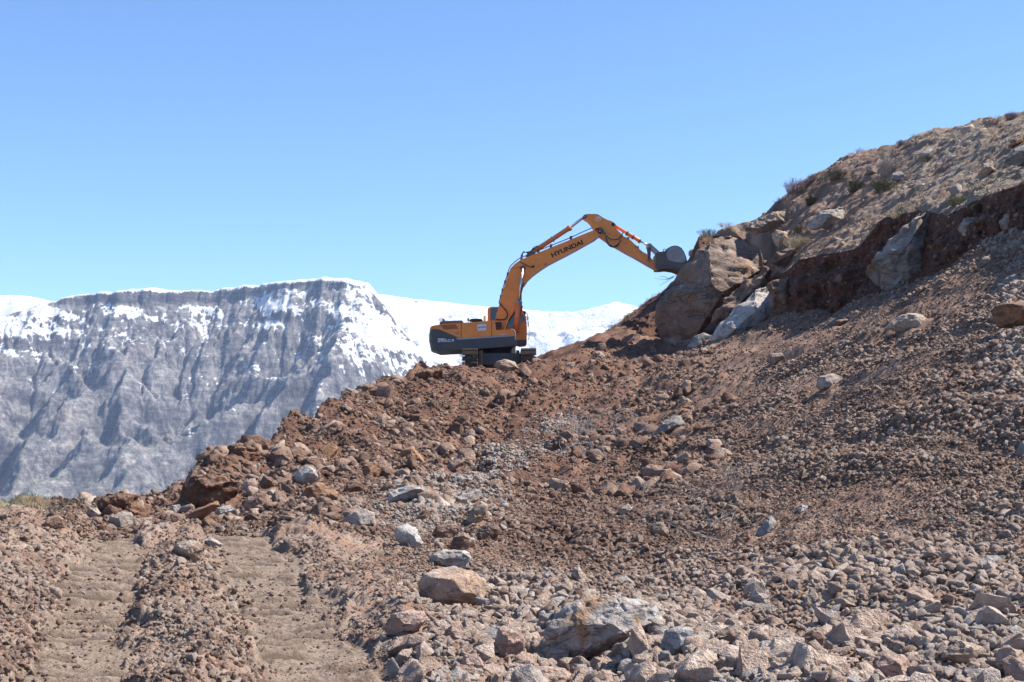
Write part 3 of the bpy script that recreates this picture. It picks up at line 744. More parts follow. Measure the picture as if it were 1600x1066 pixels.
B = [  # outline in the photograph, distance (None: where it rests on the ground, 'h': on the hillside), tone, label, extra
 ([(1016,505),(1039,482),(1041,452),(1059,429),(1082,414),(1097,386),(1138,352),(1170,352),(1200,370),(1206,392),(1198,416),(1168,444),(1132,484),(1102,520),(1067,557),(1026,557),(1018,535)], 61, 'cliff', 'huge brown and grey boulder that the excavator bucket is touching', dict(sub=6, depth=.7, rough=.045)),
 ([(1112,505),(1130,470),(1165,440),(1195,418),(1206,425),(1200,445),(1165,480),(1135,510)], 59.0, 'brown', 'dark brown rock wedged in the gap behind the whitish grey boulder', dict(sub=5, rough=.08)),
 ([(1110,530),(1135,496),(1170,458),(1196,438),(1216,446),(1214,492),(1190,520),(1160,536),(1117,542)], 54.6, 'white', 'large whitish grey boulder leaning against the foot of the huge brown boulder', dict(sub=5, rough=.06)),
 ([(1199,445),(1208,438),(1232,434),(1245,470),(1240,500),(1208,512)], 53.6, 'brown', 'earth covered brown boulder between the whitish boulder and the dark cut', dict(sub=5, rough=.07)),
 ([(1344,452),(1360,408),(1384,383),(1402,359),(1430,333),(1450,325),(1472,328),(1480,362),(1478,430),(1440,456),(1384,456)], 44.3, 'tooth', 'tall tooth shaped grey boulder standing in the dark earth cut', dict(sub=6, depth=.6, rough=.05)),
 ([(1385,512),(1400,497),(1418,489),(1438,492),(1452,502),(1460,518),(1425,524)], None, 'cream', 'domed cream boulder half buried below the tall tooth shaped boulder', dict(sub=5)),
 ([(1544,486),(1565,474),(1600,470),(1660,472),(1660,512),(1600,515),(1560,510)], None, 'rust', 'broad brown slab of rock at the right edge above the earth slope', dict(sub=5)),
 ([(1273,603),(1278,589),(1302,582),(1322,590),(1311,608),(1281,610)], None, 'pale', 'rounded cream stone alone in the middle of the brown earth slope', {}),
 ([(1018,680),(1036,657),(1068,645),(1075,652),(1071,661),(1047,674),(1022,688)], None, 'grey', 'long dark grey rock lying slantwise like a log on the earth slope', dict(depth=.6)),
 ([(1584,712),(1597,689),(1612,685),(1614,713)], None, 'grey', 'grey stone cut by the right edge of the picture halfway up the slope', {}),
 ([(1215,692),(1219,682),(1231,677),(1237,683),(1226,695)], None, 'pale', 'small pale stone on the slope below the rounded cream stone', {}),
 ([(1073,543),(1083,526),(1100,519),(1113,524),(1112,537),(1092,549)], 56.5, 'grey', 'small grey boulder between the huge brown boulder and the whitish one', {}),
 ([(1085,558),(1105,540),(1135,533),(1158,536),(1150,550),(1110,568),(1089,566)], 54, 'orange', 'flat grey and orange slab below the whitish boulder', dict(depth=.7)),
 ([(650,913),(675,877),(706,873),(728,885),(745,899),(764,910),(768,926),(747,945),(724,959),(689,960),(657,935)], None, 'orange', 'big squared boulder with an orange dusty top and dark front in the left rubble', dict(sub=5, depth=.95, rough=.03, cuts=[((-.15, -.80, -.45), .62), ((-.1, -.30, .95), .50), ((.85, -.5, -.1), .78)])),
 ([(668,880),(672,866),(690,857),(727,859),(738,870),(730,888),(700,892)], None, 'white', 'white topped slab just behind the orange topped boulder', dict(depth=.7)),
 ([(848,990),(871,959),(902,938),(955,927),(1000,933),(1022,945),(1036,969),(1030,1001),(995,1020),(937,1029),(895,1031),(857,1013)], None, 'mixed', 'largest grey and white mottled boulder at the bottom centre', dict(sub=6, depth=.9, rough=.05, cuts=[((.55, -.75, -.5), .72), ((-.3, -.7, .7), .74)])),
 ([(596,985),(612,959),(640,951),(662,956),(670,969),(650,988),(605,994)], None, 'pink', 'long pinkish stone lying below the orange topped boulder', {}),
 ([(705,787),(710,777),(735,768),(759,760),(764,768),(745,784),(724,803),(708,803)], None, 'pale', 'flat pale slab tilted on the rubble above the brown boulders', dict(depth=.8)),
 ([(601,790),(608,768),(640,756),(664,761),(668,770),(640,780),(612,792)], None, 'white', 'white crusted rock left of the flat pale slab', {}),
 ([(615,838),(619,822),(635,817),(650,823),(662,852),(652,862),(625,850)], None, 'white', 'pointed greyish white rock at the top of the grey tracked ground', {}),
 ([(528,823),(540,809),(556,797),(572,794),(585,802),(588,822),(560,830)], None, 'pale', 'wedge shaped pale pinkish rock beside the track end', {}),
 ([(703,856),(708,837),(725,832),(742,842),(745,857),(733,866),(712,866)], None, 'brown', 'square brown rock just above the white topped slab', {}),
 ([(671,840),(683,823),(705,816),(720,823),(716,838),(700,846),(680,846)], None, 'brown', 'streaked brown rock left of the square brown one', {}),
 ([(743,838),(750,823),(772,818),(782,828),(776,845),(760,853),(748,850)], None, 'brown', 'dark brown rock over the hollow right of the square brown one', {}),
 ([(724,825),(732,800),(752,782),(764,790),(756,812),(740,828)], None, 'tan', 'tan rock sticking up right under the flat pale slab', {}),
 ([(773,1006),(780,980),(800,978),(821,984),(818,1022),(794,1038),(775,1040)], None, 'pink', 'upright pinkish block in the rubble left of the mottled boulder', dict(rough=.07)),
 ([(743,1004),(752,987),(776,977),(792,980),(778,1008),(754,1013)], None, 'grey', 'grey stone leaning on the upright pinkish block', {}),
 ([(1031,1004),(1040,985),(1066,976),(1085,985),(1080,1012),(1056,1030),(1040,1028)], None, 'blue', 'bluish grey stone at the right foot of the mottled boulder', {}),
 ([(1076,988),(1090,972),(1116,970),(1128,985),(1110,1000),(1084,1004)], None, 'pale', 'pale grey stone next to the bluish one', {}),
 ([(1035,1066),(1061,1036),(1085,1018),(1105,1012),(1122,1022),(1135,1060),(1135,1090),(1030,1090)], None, 'cream', 'large cream stone cut by the bottom edge below the bluish stone', dict(sub=5)),
 ([(1108,1006),(1120,987),(1140,978),(1158,981),(1182,1004),(1170,1017),(1135,1022)], None, 'tan', 'broad tan stone behind the large cream stone', {}),
 ([(1248,1012),(1253,994),(1268,984),(1284,984),(1289,997),(1281,1020),(1255,1027)], None, 'brown', 'dark brown upright stone among paler ones at the lower right', {}),
 ([(1355,1054),(1366,1032),(1385,1022),(1411,1021),(1425,1040),(1437,1070),(1430,1090),(1358,1088)], None, 'pink', 'big pinkish stone cut by the bottom edge at the lower right', dict(sub=5)),
 ([(1470,1027),(1482,1010),(1500,999),(1526,1004),(1540,1017),(1546,1036),(1530,1044),(1495,1040)], None, 'tan', 'flat topped greyish tan stone in the lower right corner', {}),
 ([(1552,1040),(1560,1015),(1575,1008),(1596,1015),(1609,1036),(1600,1064),(1572,1056)], None, 'tan', 'long tan stone against the right edge at the bottom', {}),
 ([(1503,1070),(1507,1045),(1522,1040),(1542,1046),(1546,1070),(1535,1090),(1508,1090)], None, 'pale', 'pale upright stone under the flat topped one at the lower right', {}),
 ([(1171,934),(1180,922),(1206,930),(1204,944),(1190,952),(1176,946)], None, 'pale', 'loaf shaped pale stone above the broad tan one', {}),
 ([(1176,842),(1190,820),(1208,800),(1213,815),(1197,845)], None, 'grey', 'slim pointed grey stone standing below the dry branches', dict(depth=.8)),
 ([(1145,858),(1150,836),(1170,826),(1176,842),(1166,860)], None, 'brown', 'brown stone in the shade left of the slim pointed one', {}),
 ([(1245,795),(1252,788),(1264,791),(1264,801),(1250,803)], None, 'white', 'small white stone below the hollow on the right slope', {}),
 ([(1523,880),(1540,868),(1575,868),(1577,876),(1560,887),(1537,889)], None, 'grey', 'long grey stone lying flat near the right edge', {}),
 ([(1295,728),(1302,720),(1314,721),(1309,732)], None, 'pale', 'small cream stone high on the right slope', {}),
 ([(965,800),(972,790),(982,787),(991,797),(988,808),(972,813)], None, 'cream', 'cream angular stone at the top of the central rubble', {}),
 ([(1014,826),(1020,817),(1037,815),(1046,833),(1038,844),(1022,842)], None, 'tan', 'tan angular stone right of the cream one in the central rubble', {}),
 ([(892,900),(896,884),(904,881),(916,904),(912,916),(900,919)], None, 'cream', 'upright cream stone above the mottled boulder', {}),
 ([(843,906),(850,894),(860,893),(865,900),(856,912),(846,912)], None, 'white', 'small whitish stone left of the upright cream one', {}),
 ([(816,1060),(830,1044),(850,1040),(885,1046),(907,1066),(902,1090),(820,1090)], None, 'pink', 'low pinkish boulder cut by the bottom edge left of centre', dict(sub=5)),
 ([(984,1033),(990,1023),(1020,1020),(1032,1036),(1024,1052),(1002,1058)], None, 'tan', 'squared tan stone in front of the mottled boulder', {}),
 ([(848,1024),(862,1010),(882,1003),(890,1022),(878,1038),(858,1042)], None, 'pale', 'greyish white stone at the left foot of the mottled boulder', {}),
 ([(690,998),(700,980),(712,973),(728,990),(720,1004),(700,1008)], None, 'pink', 'triangular pinkish stone under the long pinkish one', {}),
 ([(718,1034),(724,1024),(745,1020),(757,1040),(745,1056),(728,1054)], None, 'pink', 'rough pink stone near the bottom beside the tracked ground', {}),
 ([(261,803),(267,790),(280,788),(284,800),(278,809),(265,808)], None, 'white', 'small rounded white stone at the foot of the red earth heap', {}),
 ([(287,813),(300,798),(340,783),(346,790),(328,803),(308,820)], None, 'rust', 'elongated orange brown rock right of the small rounded white stone', {}),
 ([(330,802),(340,793),(360,788),(367,797),(350,811),(335,811)], None, 'white', 'low white flat rock beside the elongated orange brown one', {}),
 ([(381,790),(388,776),(400,769),(415,767),(414,792),(398,802),(384,798)], None, 'pink', 'whitish pink faceted boulder at the end of the right rut', {}),
 ([(377,760),(385,750),(398,745),(404,756),(397,770),(382,779)], None, 'pink', 'ridged pinkish rock behind the whitish pink boulder', {}),
 ([(458,745),(464,733),(478,727),(494,731),(500,748),(486,758),(470,766),(462,758)], None, 'white', 'rounded white boulder among brown ones on the left ridge', {}),
 ([(470,778),(476,760),(498,751),(515,760),(529,770),(534,784),(512,796),(484,794)], None, 'rust', 'bulky reddish brown boulder below the rounded white one', dict(sub=5)),
 ([(425,736),(432,730),(445,733),(460,746),(463,762),(446,758)], None, 'brown', 'slanting brown slab left of the rounded white boulder', {}),
 ([(270,856),(278,847),(296,843),(313,845),(321,856),(313,874),(296,882),(286,872)], None, 'tan', 'greyish tan boulder sitting on the bank between the two ruts', dict(sub=5)),
 ([(318,843),(330,839),(348,851),(340,859),(325,856)], None, 'white', 'flat white stone on the bank right of the greyish tan boulder', {}),
 ([(498,816),(506,804),(520,799),(537,799),(540,809),(520,818),(503,822)], None, 'brown', 'dark layered slab beside the wedge shaped pale rock', {}),
 ([(275,800),(282,770),(300,745),(330,735),(352,738),(376,752),(372,775),(345,795),(300,808)], None, 'clod', 'big heap shaped block of red brown earth on the left ridge', dict(sub=5, rough=.10)),
 ([(354,712),(356,696),(375,694),(402,699),(410,722),(384,732),(358,728)], None, 'clod', 'dark red earth block on the skyline of the left ridge', dict(sub=5, rough=.10)),
 ([(148,800),(152,780),(166,770),(190,767),(215,776),(222,796),(192,808),(155,810)], None, 'clod', 'squat red earth block at the far end of the left rut', dict(sub=5, rough=.10)),
 ([(163,824),(172,807),(190,800),(206,800),(211,820),(189,829)], None, 'pale', 'pale squared stone between the squat red block and the left rut', {}),
 ([(65,827),(76,808),(92,803),(101,810),(101,825),(78,830)], None, 'brown', 'low brown stone at the left end of the crest', {}),
 ([(130,808),(140,794),(152,792),(163,810),(145,815)], None, 'pale', 'pale wedge of stone left of the squat red earth block', {}),
 ([(192,800),(200,787),(214,783),(228,792),(228,808),(205,812)], None, 'rust', 'rusty rounded stone right of the squat red earth block', {}),
 ([(621,712),(628,702),(646,696),(665,722),(655,738),(634,732)], None, 'rust', 'reddish brown boulder sunk in the slope below the excavator', {}),
 ([(661,697),(668,688),(680,689),(681,702),(665,706)], None, 'grey', 'small grey stone right above the reddish boulder below the excavator', {}),
 ([(560,748),(569,728),(585,719),(601,730),(600,746),(583,758)], None, 'rust', 'orange brown earth caked boulder halfway down the left ridge', dict(rough=.08)),
 ([(535,770),(545,752),(560,748),(568,762),(552,776)], None, 'brown', 'brown rock left below the orange brown boulder', {}),
 ([(689,742),(704,722),(722,711),(728,720),(706,740),(694,750)], None, 'pink', 'long pinkish rock slanting beside the pale scree streak', {}),
 ([(770,573),(776,564),(790,561),(806,565),(810,576),(790,582)], 57.6, 'tan', 'tan stone lying in front of the excavator between its tracks', {}),
 ([(553,612),(560,602),(575,598),(590,605),(588,618),(565,622)], None, 'brown', 'brown earth caked stone on the skyline left of the excavator', dict(rough=.08)),
 ([(640,598),(650,580),(668,573),(690,577),(694,590),(662,604)], None, 'clod', 'low brown clod of earth on the skyline under the excavator tail', dict(rough=.1)),
 ([(438,718),(446,702),(470,697),(482,706),(474,722),(452,730)], None, 'brown', 'brown rock on the left ridge right of the dark red earth block', {}),
 ([(490,716),(500,700),(520,690),(530,702),(520,720),(502,726)], None, 'rust', 'weathered reddish rock high on the left ridge', {}),
 ([(404,757),(412,742),(426,745),(430,760),(416,770)], None, 'brown', 'brown stone between the slanting slab and the ridged pinkish rock', {}),
 ([(1392,282),(1394,270),(1408,266),(1416,276),(1408,286)], 'h', 'grey', 'grey rock beside the largest bush on the hillside', {}),
 ([(1528,274),(1537,256),(1550,251),(1554,269),(1540,278)], 'h', 'orange', 'tan orange rock standing on the hillside near the right edge', {}),
 ([(1568,254),(1585,232),(1612,221),(1640,225),(1640,258),(1590,260)], 'h', 'grey', 'large grey outcrop at the right edge of the hillside', dict(sub=5)),
 ([(1573,230),(1585,217),(1597,213),(1599,221),(1582,233)], 'h', 'rust', 'small orange rock above the large grey outcrop', {}),
 ([(1205,366),(1212,359),(1232,361),(1230,374),(1218,387),(1209,380)], 57.5, 'orange', 'tan rock hanging over the edge right of the huge brown boulder', {}),
 ([(1196,342),(1206,331),(1225,329),(1240,337),(1228,346),(1205,347)], 'h', 'tan', 'flat tan rock on the skyline end of the hillside', {}),
 ([(1260,350),(1280,332),(1312,323),(1329,322),(1318,342),(1290,356),(1268,360)], 'h', 'pale', 'broad light grey outcrop in the middle of the hillside', dict(depth=.6, sub=5)),
 ([(1163,358),(1172,346),(1190,338),(1215,334),(1228,346),(1205,362),(1178,368)], 61.5, 'tan', 'knobbly tan rock at the top right shoulder of the huge brown boulder', dict(sub=5, rough=.08)),
 ([(1203,412),(1212,394),(1234,386),(1246,394),(1236,408),(1216,418)], 56.5, 'brown', 'brown rock in the hollow right of the huge brown boulder', dict(rough=.08)),
 ([(1496,356),(1506,342),(1526,338),(1542,350),(1534,368),(1506,372)], 39.4, 'pale', 'pale rock stuck in the dark cut right of the tooth shaped boulder', dict(rough=.07)),
 ([(1558,350),(1570,334),(1592,330),(1606,342),(1598,362),(1570,368)], 35.9, 'tan', 'tan rock stuck in the dark cut close to the right edge', dict(rough=.07)),
 ([(1300,440),(1310,428),(1326,427),(1334,438),(1322,450)], 49.3, 'brown', 'small brown rock stuck in the dark cut left of the tooth shaped boulder', dict(rough=.07)),
 ([(1349,274),(1360,260),(1374,260),(1371,276)], 'h', 'tan', 'tan rock left of the largest bush on the hillside', {}),
 ([(1586,380),(1590,369),(1605,367),(1614,374),(1600,383)], 34.5, 'white', 'whitish stone on top of the pile at the right edge', {}),
 ([(1526,417),(1534,404),(1548,398),(1553,405),(1545,418),(1532,422)], None, 'tan', 'tan stone on the crest of earth right of the tooth shaped boulder', {}),
 ([(1548,470),(1560,440),(1585,425),(1620,420),(1640,450),(1620,475),(1575,480)], 30.6, 'grey', 'grey crumbling rock mass in the pile at the right edge', dict(sub=5, rough=.1)),
 ([(1300,508),(1306,500),(1322,497),(1334,503),(1322,512)], None, 'brown', 'small brown slab on the earth left of the domed cream boulder', {}),
 ([(1196,565),(1206,552),(1222,551),(1228,562),(1210,572)], None, 'tan', 'tan stone on the earth slope below the earth covered boulder', {}),
]
for ol, Y, tone, label, kw in B:
    ox = [p[0] for p in ol]; oy = [p[1] for p in ol]
    cxp = (min(ox) + max(ox)) / 2
    if Y is None:
        wpx = max(ox) - min(ox)
        yb = max(oy) - 0.07 * (max(oy) - min(oy))
        Y = ray_ground(cxp, min(yb, 1062)) if yb < 1062 else ray_ground(cxp, min(oy) + .8 * (1066 - min(oy))) - .1
        Y = Y + 0.10 * wpx / F * Y
    elif Y == 'h':
        Y = ray_hill(cxp, max(oy) - 2) + .1
    big = label.split()[0] in ('huge', 'tall', 'largest', 'big', 'large', 'broad', 'low', 'domed')
    boulder(ol, Y, tone, label, name='boulder' if kw.get('sub', 4) >= 5 else 'rock', cat='boulder' if kw.get('sub', 4) >= 5 else 'rock', **kw)

# ---- shapes shared by the loose stones
def loose_shape(seed, fine, rough, sq=1.0, npt=None):
    """a broken stone: the hull of a few points, its edges blunted, its faces roughened"""
    rs = np.random.RandomState(seed)
    b = bmesh.new()
    for k in range(npt or rs.randint(9, 15)):
        d = unit(rs.normal(size=3)) * rs.uniform(.8, 1.08)
        b.verts.new(d)
    r = bmesh.ops.convex_hull(b, input=b.verts)
    bmesh.ops.delete(b, geom=[v for v in b.verts if not v.link_faces], context='VERTS')
    bmesh.ops.dissolve_limit(b, angle_limit=.22, verts=b.verts[:], edges=b.edges[:])
    bmesh.ops.bevel(b, geom=b.edges[:], offset=.05, segments=1 if not fine else 2, profile=.6, affect='EDGES', clamp_overlap=True)
    bmesh.ops.triangulate(b, faces=b.faces[:])
    if fine:
        for q in range(2):
            es = [e for e in b.edges if e.calc_length() > .26]
            bmesh.ops.subdivide_edges(b, edges=es, cuts=1, use_grid_fill=False)
            bmesh.ops.triangulate(b, faces=b.faces[:])
    b.normal_update()
    p = np.array([v.co[:] for v in b.verts]); nn = np.array([v.normal[:] for v in b.verts])
    p = p + nn * (fbm3(p * 1.7 + rs.uniform(0, 30), 2, 3) * rough + fbm3(p * 6 + 4, 2, 9) * rough * .5)[:, None]
    p = p * np.array([1.0, rs.uniform(.65, .95), rs.uniform(.5, .8) * sq])
    f = np.array([[v.index for v in q.verts] for q in b.faces], dtype=np.int32)
    b.free()
    return tri_mesh('stone_shape', p, f, smooth=False)

m = NT('loose_stone')
tint = m.attr('tint', 'INSTANCER')
objrand = m.n('ShaderNodeObjectInfo').outputs['Random']
PAL = [(.0, (.175, .100, .070)), (.18, (.235, .150, .110)), (.36, (.315, .220, .168)), (.52, (.41, .305, .24)), (.68, (.48, .38, .31)),
       (.80, (.49, .40, .33)), (.90, (.36, .325, .295)), (1.0, (.50, .46, .42))]
def stone_nodes(m, t):
    co = m.co('Object')
    base = m.ramp(t, PAL)
    n = m.noise(co, 1.6, 5, .7, .3); n2 = m.noise(co, 6, 3, .7)
    col = m.mix(m.mapr(n, .42, .62), base, m.mix(1, base, (.66, .60, .57), 'MULTIPLY'))
    col = m.mix(m.mapr(n2, .58, .7, 0, .45), col, (.42, .385, .35))
    return m.done(col, m.bump(n2, .12, .7), .92)
LOOSE = stone_nodes(m, tint)
m = NT('loose_stone_single')
LOOSE1 = stone_nodes(m, m.mapr(m.n('ShaderNodeObjectInfo').outputs['Random'], 0, 1, .44, .90))

def unlinked(name, meshes, mat):
    col = bpy.data.collections.new(name)
    for me in meshes:
        me.materials.clear(); me.materials.append(mat)
        col.objects.link(bpy.data.objects.new('stone_shape', me))
    return col
SH_BIG = [loose_shape(100 + i, True, .05) for i in range(14)]
SH_SMALL = unlinked('stone_shapes', [loose_shape(200 + i, False, .05) for i in range(14)], LOOSE)

SH_CLOD = unlinked('clod_shapes', [loose_shape(300 + i, False, .16, 1.15, 26) for i in range(12)], LOOSE)

def scatter(name, P, rot, scl, tint, coll, mat, label=None, kind='stuff'):
    """one object: a shape of the collection stands on every point"""
    n = len(P)
    me = bpy.data.meshes.new(name); me.vertices.add(n); me.vertices.foreach_set('co', P.astype(np.float32).ravel())
    a = me.attributes.new('rot', 'FLOAT_VECTOR', 'POINT'); a.data.foreach_set('vector', rot.astype(np.float32).ravel())
    a = me.attributes.new('scl', 'FLOAT_VECTOR', 'POINT'); a.data.foreach_set('vector', scl.astype(np.float32).ravel())
    a = me.attributes.new('tint', 'FLOAT', 'POINT'); a.data.foreach_set('value', tint.astype(np.float32))
    me.materials.append(mat)
    o = bpy.data.objects.new(name, me); C.objects.link(o)
    ng = bpy.data.node_groups.new(name + '_nodes', 'GeometryNodeTree')
    ng.interface.new_socket('Geometry', in_out='INPUT', socket_type='NodeSocketGeometry')
    ng.interface.new_socket('Geometry', in_out='OUTPUT', socket_type='NodeSocketGeometry')
    N = ng.nodes; L = ng.links
    gi = N.new('NodeGroupInput'); go = N.new('NodeGroupOutput')
    ip = N.new('GeometryNodeInstanceOnPoints'); ci = N.new('GeometryNodeCollectionInfo')
    ci.inputs['Collection'].default_value = coll
    ci.inputs['Separate Children'].default_value = True
    ci.inputs['Reset Children'].default_value = True
    ip.inputs['Pick Instance'].default_value = True
    ra = N.new('GeometryNodeInputNamedAttribute'); ra.data_type = 'FLOAT_VECTOR'; ra.inputs[0].default_value = 'rot'
    sa = N.new('GeometryNodeInputNamedAttribute'); sa.data_type = 'FLOAT_VECTOR'; sa.inputs[0].default_value = 'scl'
    er = N.new('FunctionNodeEulerToRotation')
    L.new(gi.outputs[0], ip.inputs['Points']); L.new(ci.outputs[0], ip.inputs['Instance'])
    L.new(ra.outputs[0], er.inputs[0]); L.new(er.outputs[0], ip.inputs['Rotation']); L.new(sa.outputs[0], ip.inputs['Scale'])
    L.new(ip.outputs[0], go.inputs[0])
    md = o.modifiers.new('scatter', 'NODES'); md.node_group = ng
    return tag(o, label, None, None, kind)

rs = np.random.RandomState(5)
def clear_of(X, Y, Z, f=.9):
    ok = np.ones(len(X), bool)
    for bx, by, rx, rz, bz, _ in BOULDERS:
        ok &= ~((np.abs(X - bx) < rx * f) & (np.abs(Y - by) < rx * .8) & (np.abs(Z - bz) < rz * 1.1))
        # keep the near faces of the boulders open
        ok &= ~((np.abs(X / Y - bx / by) * by < rx * .75) & (Y < by) & (by - Y < .8 * rx + .1) & (Z > bz - rz * .75))
    return ok

# individuals: the largest loose stones at the foot of the slope
K = 0
ZONES = None
lab = 'loose angular brownish stone among many in the rubble at the slope foot'
cand = 1300
px = rs.uniform(575, 1625, cand); Y = np.exp(rs.uniform(np.log(9.3), np.log(16.5), cand))
u = rs.uniform(0, 1, cand)
size = (0.05 + 0.12 * u ** 2.0) * np.interp(Y, [9, 10.5, 12.5, 16.5], [1.45, 1.15, .85, .65])
size *= 0.75 + .5 * sstep(-.2, .4, fbm(px / 160, Y / 1.4, 2, 6)) * sstep(650, 1000, px)
X = (px - 800) / F * Y
Z = ground_z(X, Y, fine=False)
ok = clear_of(X, Y, Z) & (roadw(X, Y) < .5)
X, Y, Z, size, px = X[ok], Y[ok], Z[ok], size[ok], px[ok]
order = np.argsort(-size / Y)[:260]
for i in order:
    me = SH_BIG[rs.randint(len(SH_BIG))]
    if not me.materials: me.materials.append(LOOSE1)
    o = bpy.data.objects.new('stone', me); C.objects.link(o)
    s = size[i]
    o.location = (X[i], Y[i], Z[i] + s * .30)
    o.rotation_euler = (rs.uniform(-.7, .7), rs.uniform(-.7, .7), rs.uniform(0, 6.3))
    o.scale = (s * rs.uniform(.85, 1.25), s * rs.uniform(.8, 1.1), s * rs.uniform(.8, 1.3))
    pq = px[i]
    if Y[i] < 10.6: lz, gz = 'loose broken stone in the row of larger stones along the bottom edge', 'larger stones along the bottom edge'
    elif pq < 860: lz, gz = 'loose broken stone between the orange topped boulder and the mottled boulder', 'stones between the two big boulders'
    elif pq < 1150: lz, gz = 'loose broken stone in the rubble behind the mottled boulder', 'stones behind the mottled boulder'
    elif Y[i] < 12.6: lz, gz = 'loose broken stone in the coarse rubble of the lower right corner', 'coarse rubble of the lower right'
    else: lz, gz = 'loose broken stone in the finer rubble of the right slope, above the coarse stones', 'stones in the finer rubble on the right'
    tag(o, lz, 'stone', gz)

def field(n, px0, px1, y0, y1, smin, smax, pw, zone, tintf, lift=.18, name='rubble', label=None, seed=1, flat=1.0, coll=None):
    r = np.random.RandomState(seed)
    px = r.uniform(px0, px1, n); Y = np.exp(r.uniform(np.log(y0), np.log(y1), n))
    X = (px - 800) / F * Y
    keep = r.uniform(0, 1, n) < zone(px, Y, X)
    px, Y, X = px[keep], Y[keep], X[keep]; n = len(px)
    s = smin + (smax - smin) * r.uniform(0, 1, n) ** pw
    s = s * np.interp(fbm((X + .4 * Y) / 1.6, (Y - .4 * X) / 4.5, 3, 990), [-.45, .45], [.6, 1.35])
    Z = ground_z(X, Y)
    ok = clear_of(X, Y, Z, .8); X, Y, Z, s, px = X[ok], Y[ok], Z[ok], s[ok], px[ok]; n = len(px)
    t = np.clip(tintf(px, Y, X) + r.normal(0, .17, n), 0, 1)
    S = s[:, None] * r.uniform(.75, 1.25, (n, 3)); S[:, 2] *= flat
    R_ = np.stack([r.uniform(-.9, .9, n), r.uniform(-.9, .9, n), r.uniform(0, 6.28, n)], -1)
    P = np.stack([X, Y, Z + s * lift], -1)
    print(name, n)
    return scatter(name, P, R_, S, t, coll or SH_SMALL, LOOSE, label)

patch = lambda px, Y, X, sc, seed, a, b: sstep(a, b, fbm(X / sc, Y / (sc * 1.3), 3, seed))
right = lambda px, Y, X: sstep(575, 690, px + 22 * (Y - 12))
# pale scree streak running down from the terrace
def streak(px, Y, X):
    row = np.array([[43, 893], [38, 850], [33, 800], [29.5, 755], [26, 705], [23, 665], [20.5, 640]])
    c = np.interp(-Y, -row[:, 0], row[:, 1]); w = np.interp(Y, [20.5, 43], [80, 24])
    return np.exp(-((px - c) / w) ** 2) * (Y < 45) * (Y > 20)
# near rubble
field(36500, 560, 2020, 8.9, 15.5, .018, .090, 2.0, lambda px, Y, X: right(px, Y, X) * (.62 + .38 * patch(px, Y, X, 1.2, 7, -.2, .2)),
      lambda px, Y, X: .70 - .035 * (Y - 11) + .10 * fbm(X / 1.5, Y / 2, 2, 8), .25, 'rubble', 'loose angular stones heaped along the foot of the slope', 11)
field(69000, 600, 2020, 14, 22, .012, .055, 2.8, lambda px, Y, X: right(px, Y, X) * (.55 + .45 * patch(px, Y, X, 1.8, 9, -.3, .2)),
      lambda px, Y, X: .52 - .030 * (Y - 14) + .12 * fbm(X / 1.5, Y / 2, 2, 12) + .12 * sstep(1000, 800, px), .2, 'gravel', 'gravel and small stones lower on the earth slope', 12)
field(385000, 480, 2020, 19, 62, .012, .075, 4.0, lambda px, Y, X: .85 - .75 * streak(px, Y, X),
      lambda px, Y, X: .21 + .15 * sstep(950, 1250, px) + .10 * fbm(X / 2.5, Y / 3, 2, 13), .1, 'earth_clods', 'crumbly brown clods covering the earth slope', 13, coll=SH_CLOD)
field(120000, 600, 2020, 14.5, 30, .007, .024, 2.0, lambda px, Y, X: .8,
      lambda px, Y, X: .27 + .12 * fbm(X / 1.5, Y / 2, 2, 14), .1, 'crumbled_earth', 'fine crumbled earth between the stones', 14, coll=SH_CLOD)
# bits thrown over the left: banks, ridge, ruts
field(70000, -40, 760, 9.0, 22, .008, .036, 2.6, lambda px, Y, X: (1 - .88 * roadw(X, Y)) * (.35 + .65 * patch(px, Y, X, .8, 17, -.2, .3)),
      lambda px, Y, X: .42 + .2 * fbm(X / 1.1, Y / 1.4, 2, 18), .15, 'bank_gravel', 'gravel and clods on the banks beside the ruts', 15, coll=SH_CLOD)
field(30000, -40, 800, 8.9, 20, .004, .011, 2.0, lambda px, Y, X: .6 + 0 * px,
      lambda px, Y, X: .55 + .15 * fbm(X / 1.1, Y / 1.4, 2, 18), .1, 'grit', 'fine grit strewn over the tracked ground', 16)
field(7000, -40, 720, 9.2, 24, .025, .075, 3.6, lambda px, Y, X: (1 - roadw(X, Y)) * (.10 + .9 * patch(px, Y, X, 1.1, 27, .05, .35)) * .32,
      lambda px, Y, X: .68 + 0 * px, .2, 'scattered_stones', 'scattered pale stones on the banks beside the ruts', 17)
field(9000, 120, 700, 19.5, 46, .04, .20, 3.4, lambda px, Y, X: .40 + 0 * px,
      lambda px, Y, X: .30 + .25 * patch(px, Y, X, 2, 31, 0, .4), .15, 'ridge_rubble', 'brown rubble and clods on the left ridge', 18)
field(5000, 380, 1150, 26, 62, .07, .26, 3.0, lambda px, Y, X: (.25 + .75 * patch(px, Y, X, 2.2, 41, -.1, .3)) * (1 - .9 * streak(px, Y, X)),
      lambda px, Y, X: .16 + 0 * px, .05, 'earth_lumps', 'larger lumps of brown earth below the excavator', 21, coll=SH_CLOD)
field(60000, 80, 760, 19.3, 52, .015, .065, 2.6, lambda px, Y, X: .9 + 0 * px,
      lambda px, Y, X: .17 + 0 * px, .12, 'red_clods', 'crumbly red brown clods on the left ridge', 22, coll=SH_CLOD)
field(90000, 520, 960, 20.2, 46, .02, .085, 2.2, lambda px, Y, X: streak(px, Y, X) * .9, lambda px, Y, X: .90 + 0 * px, .25, 'pale_scree', 'streak of pale grey scree running down the slope', 19)
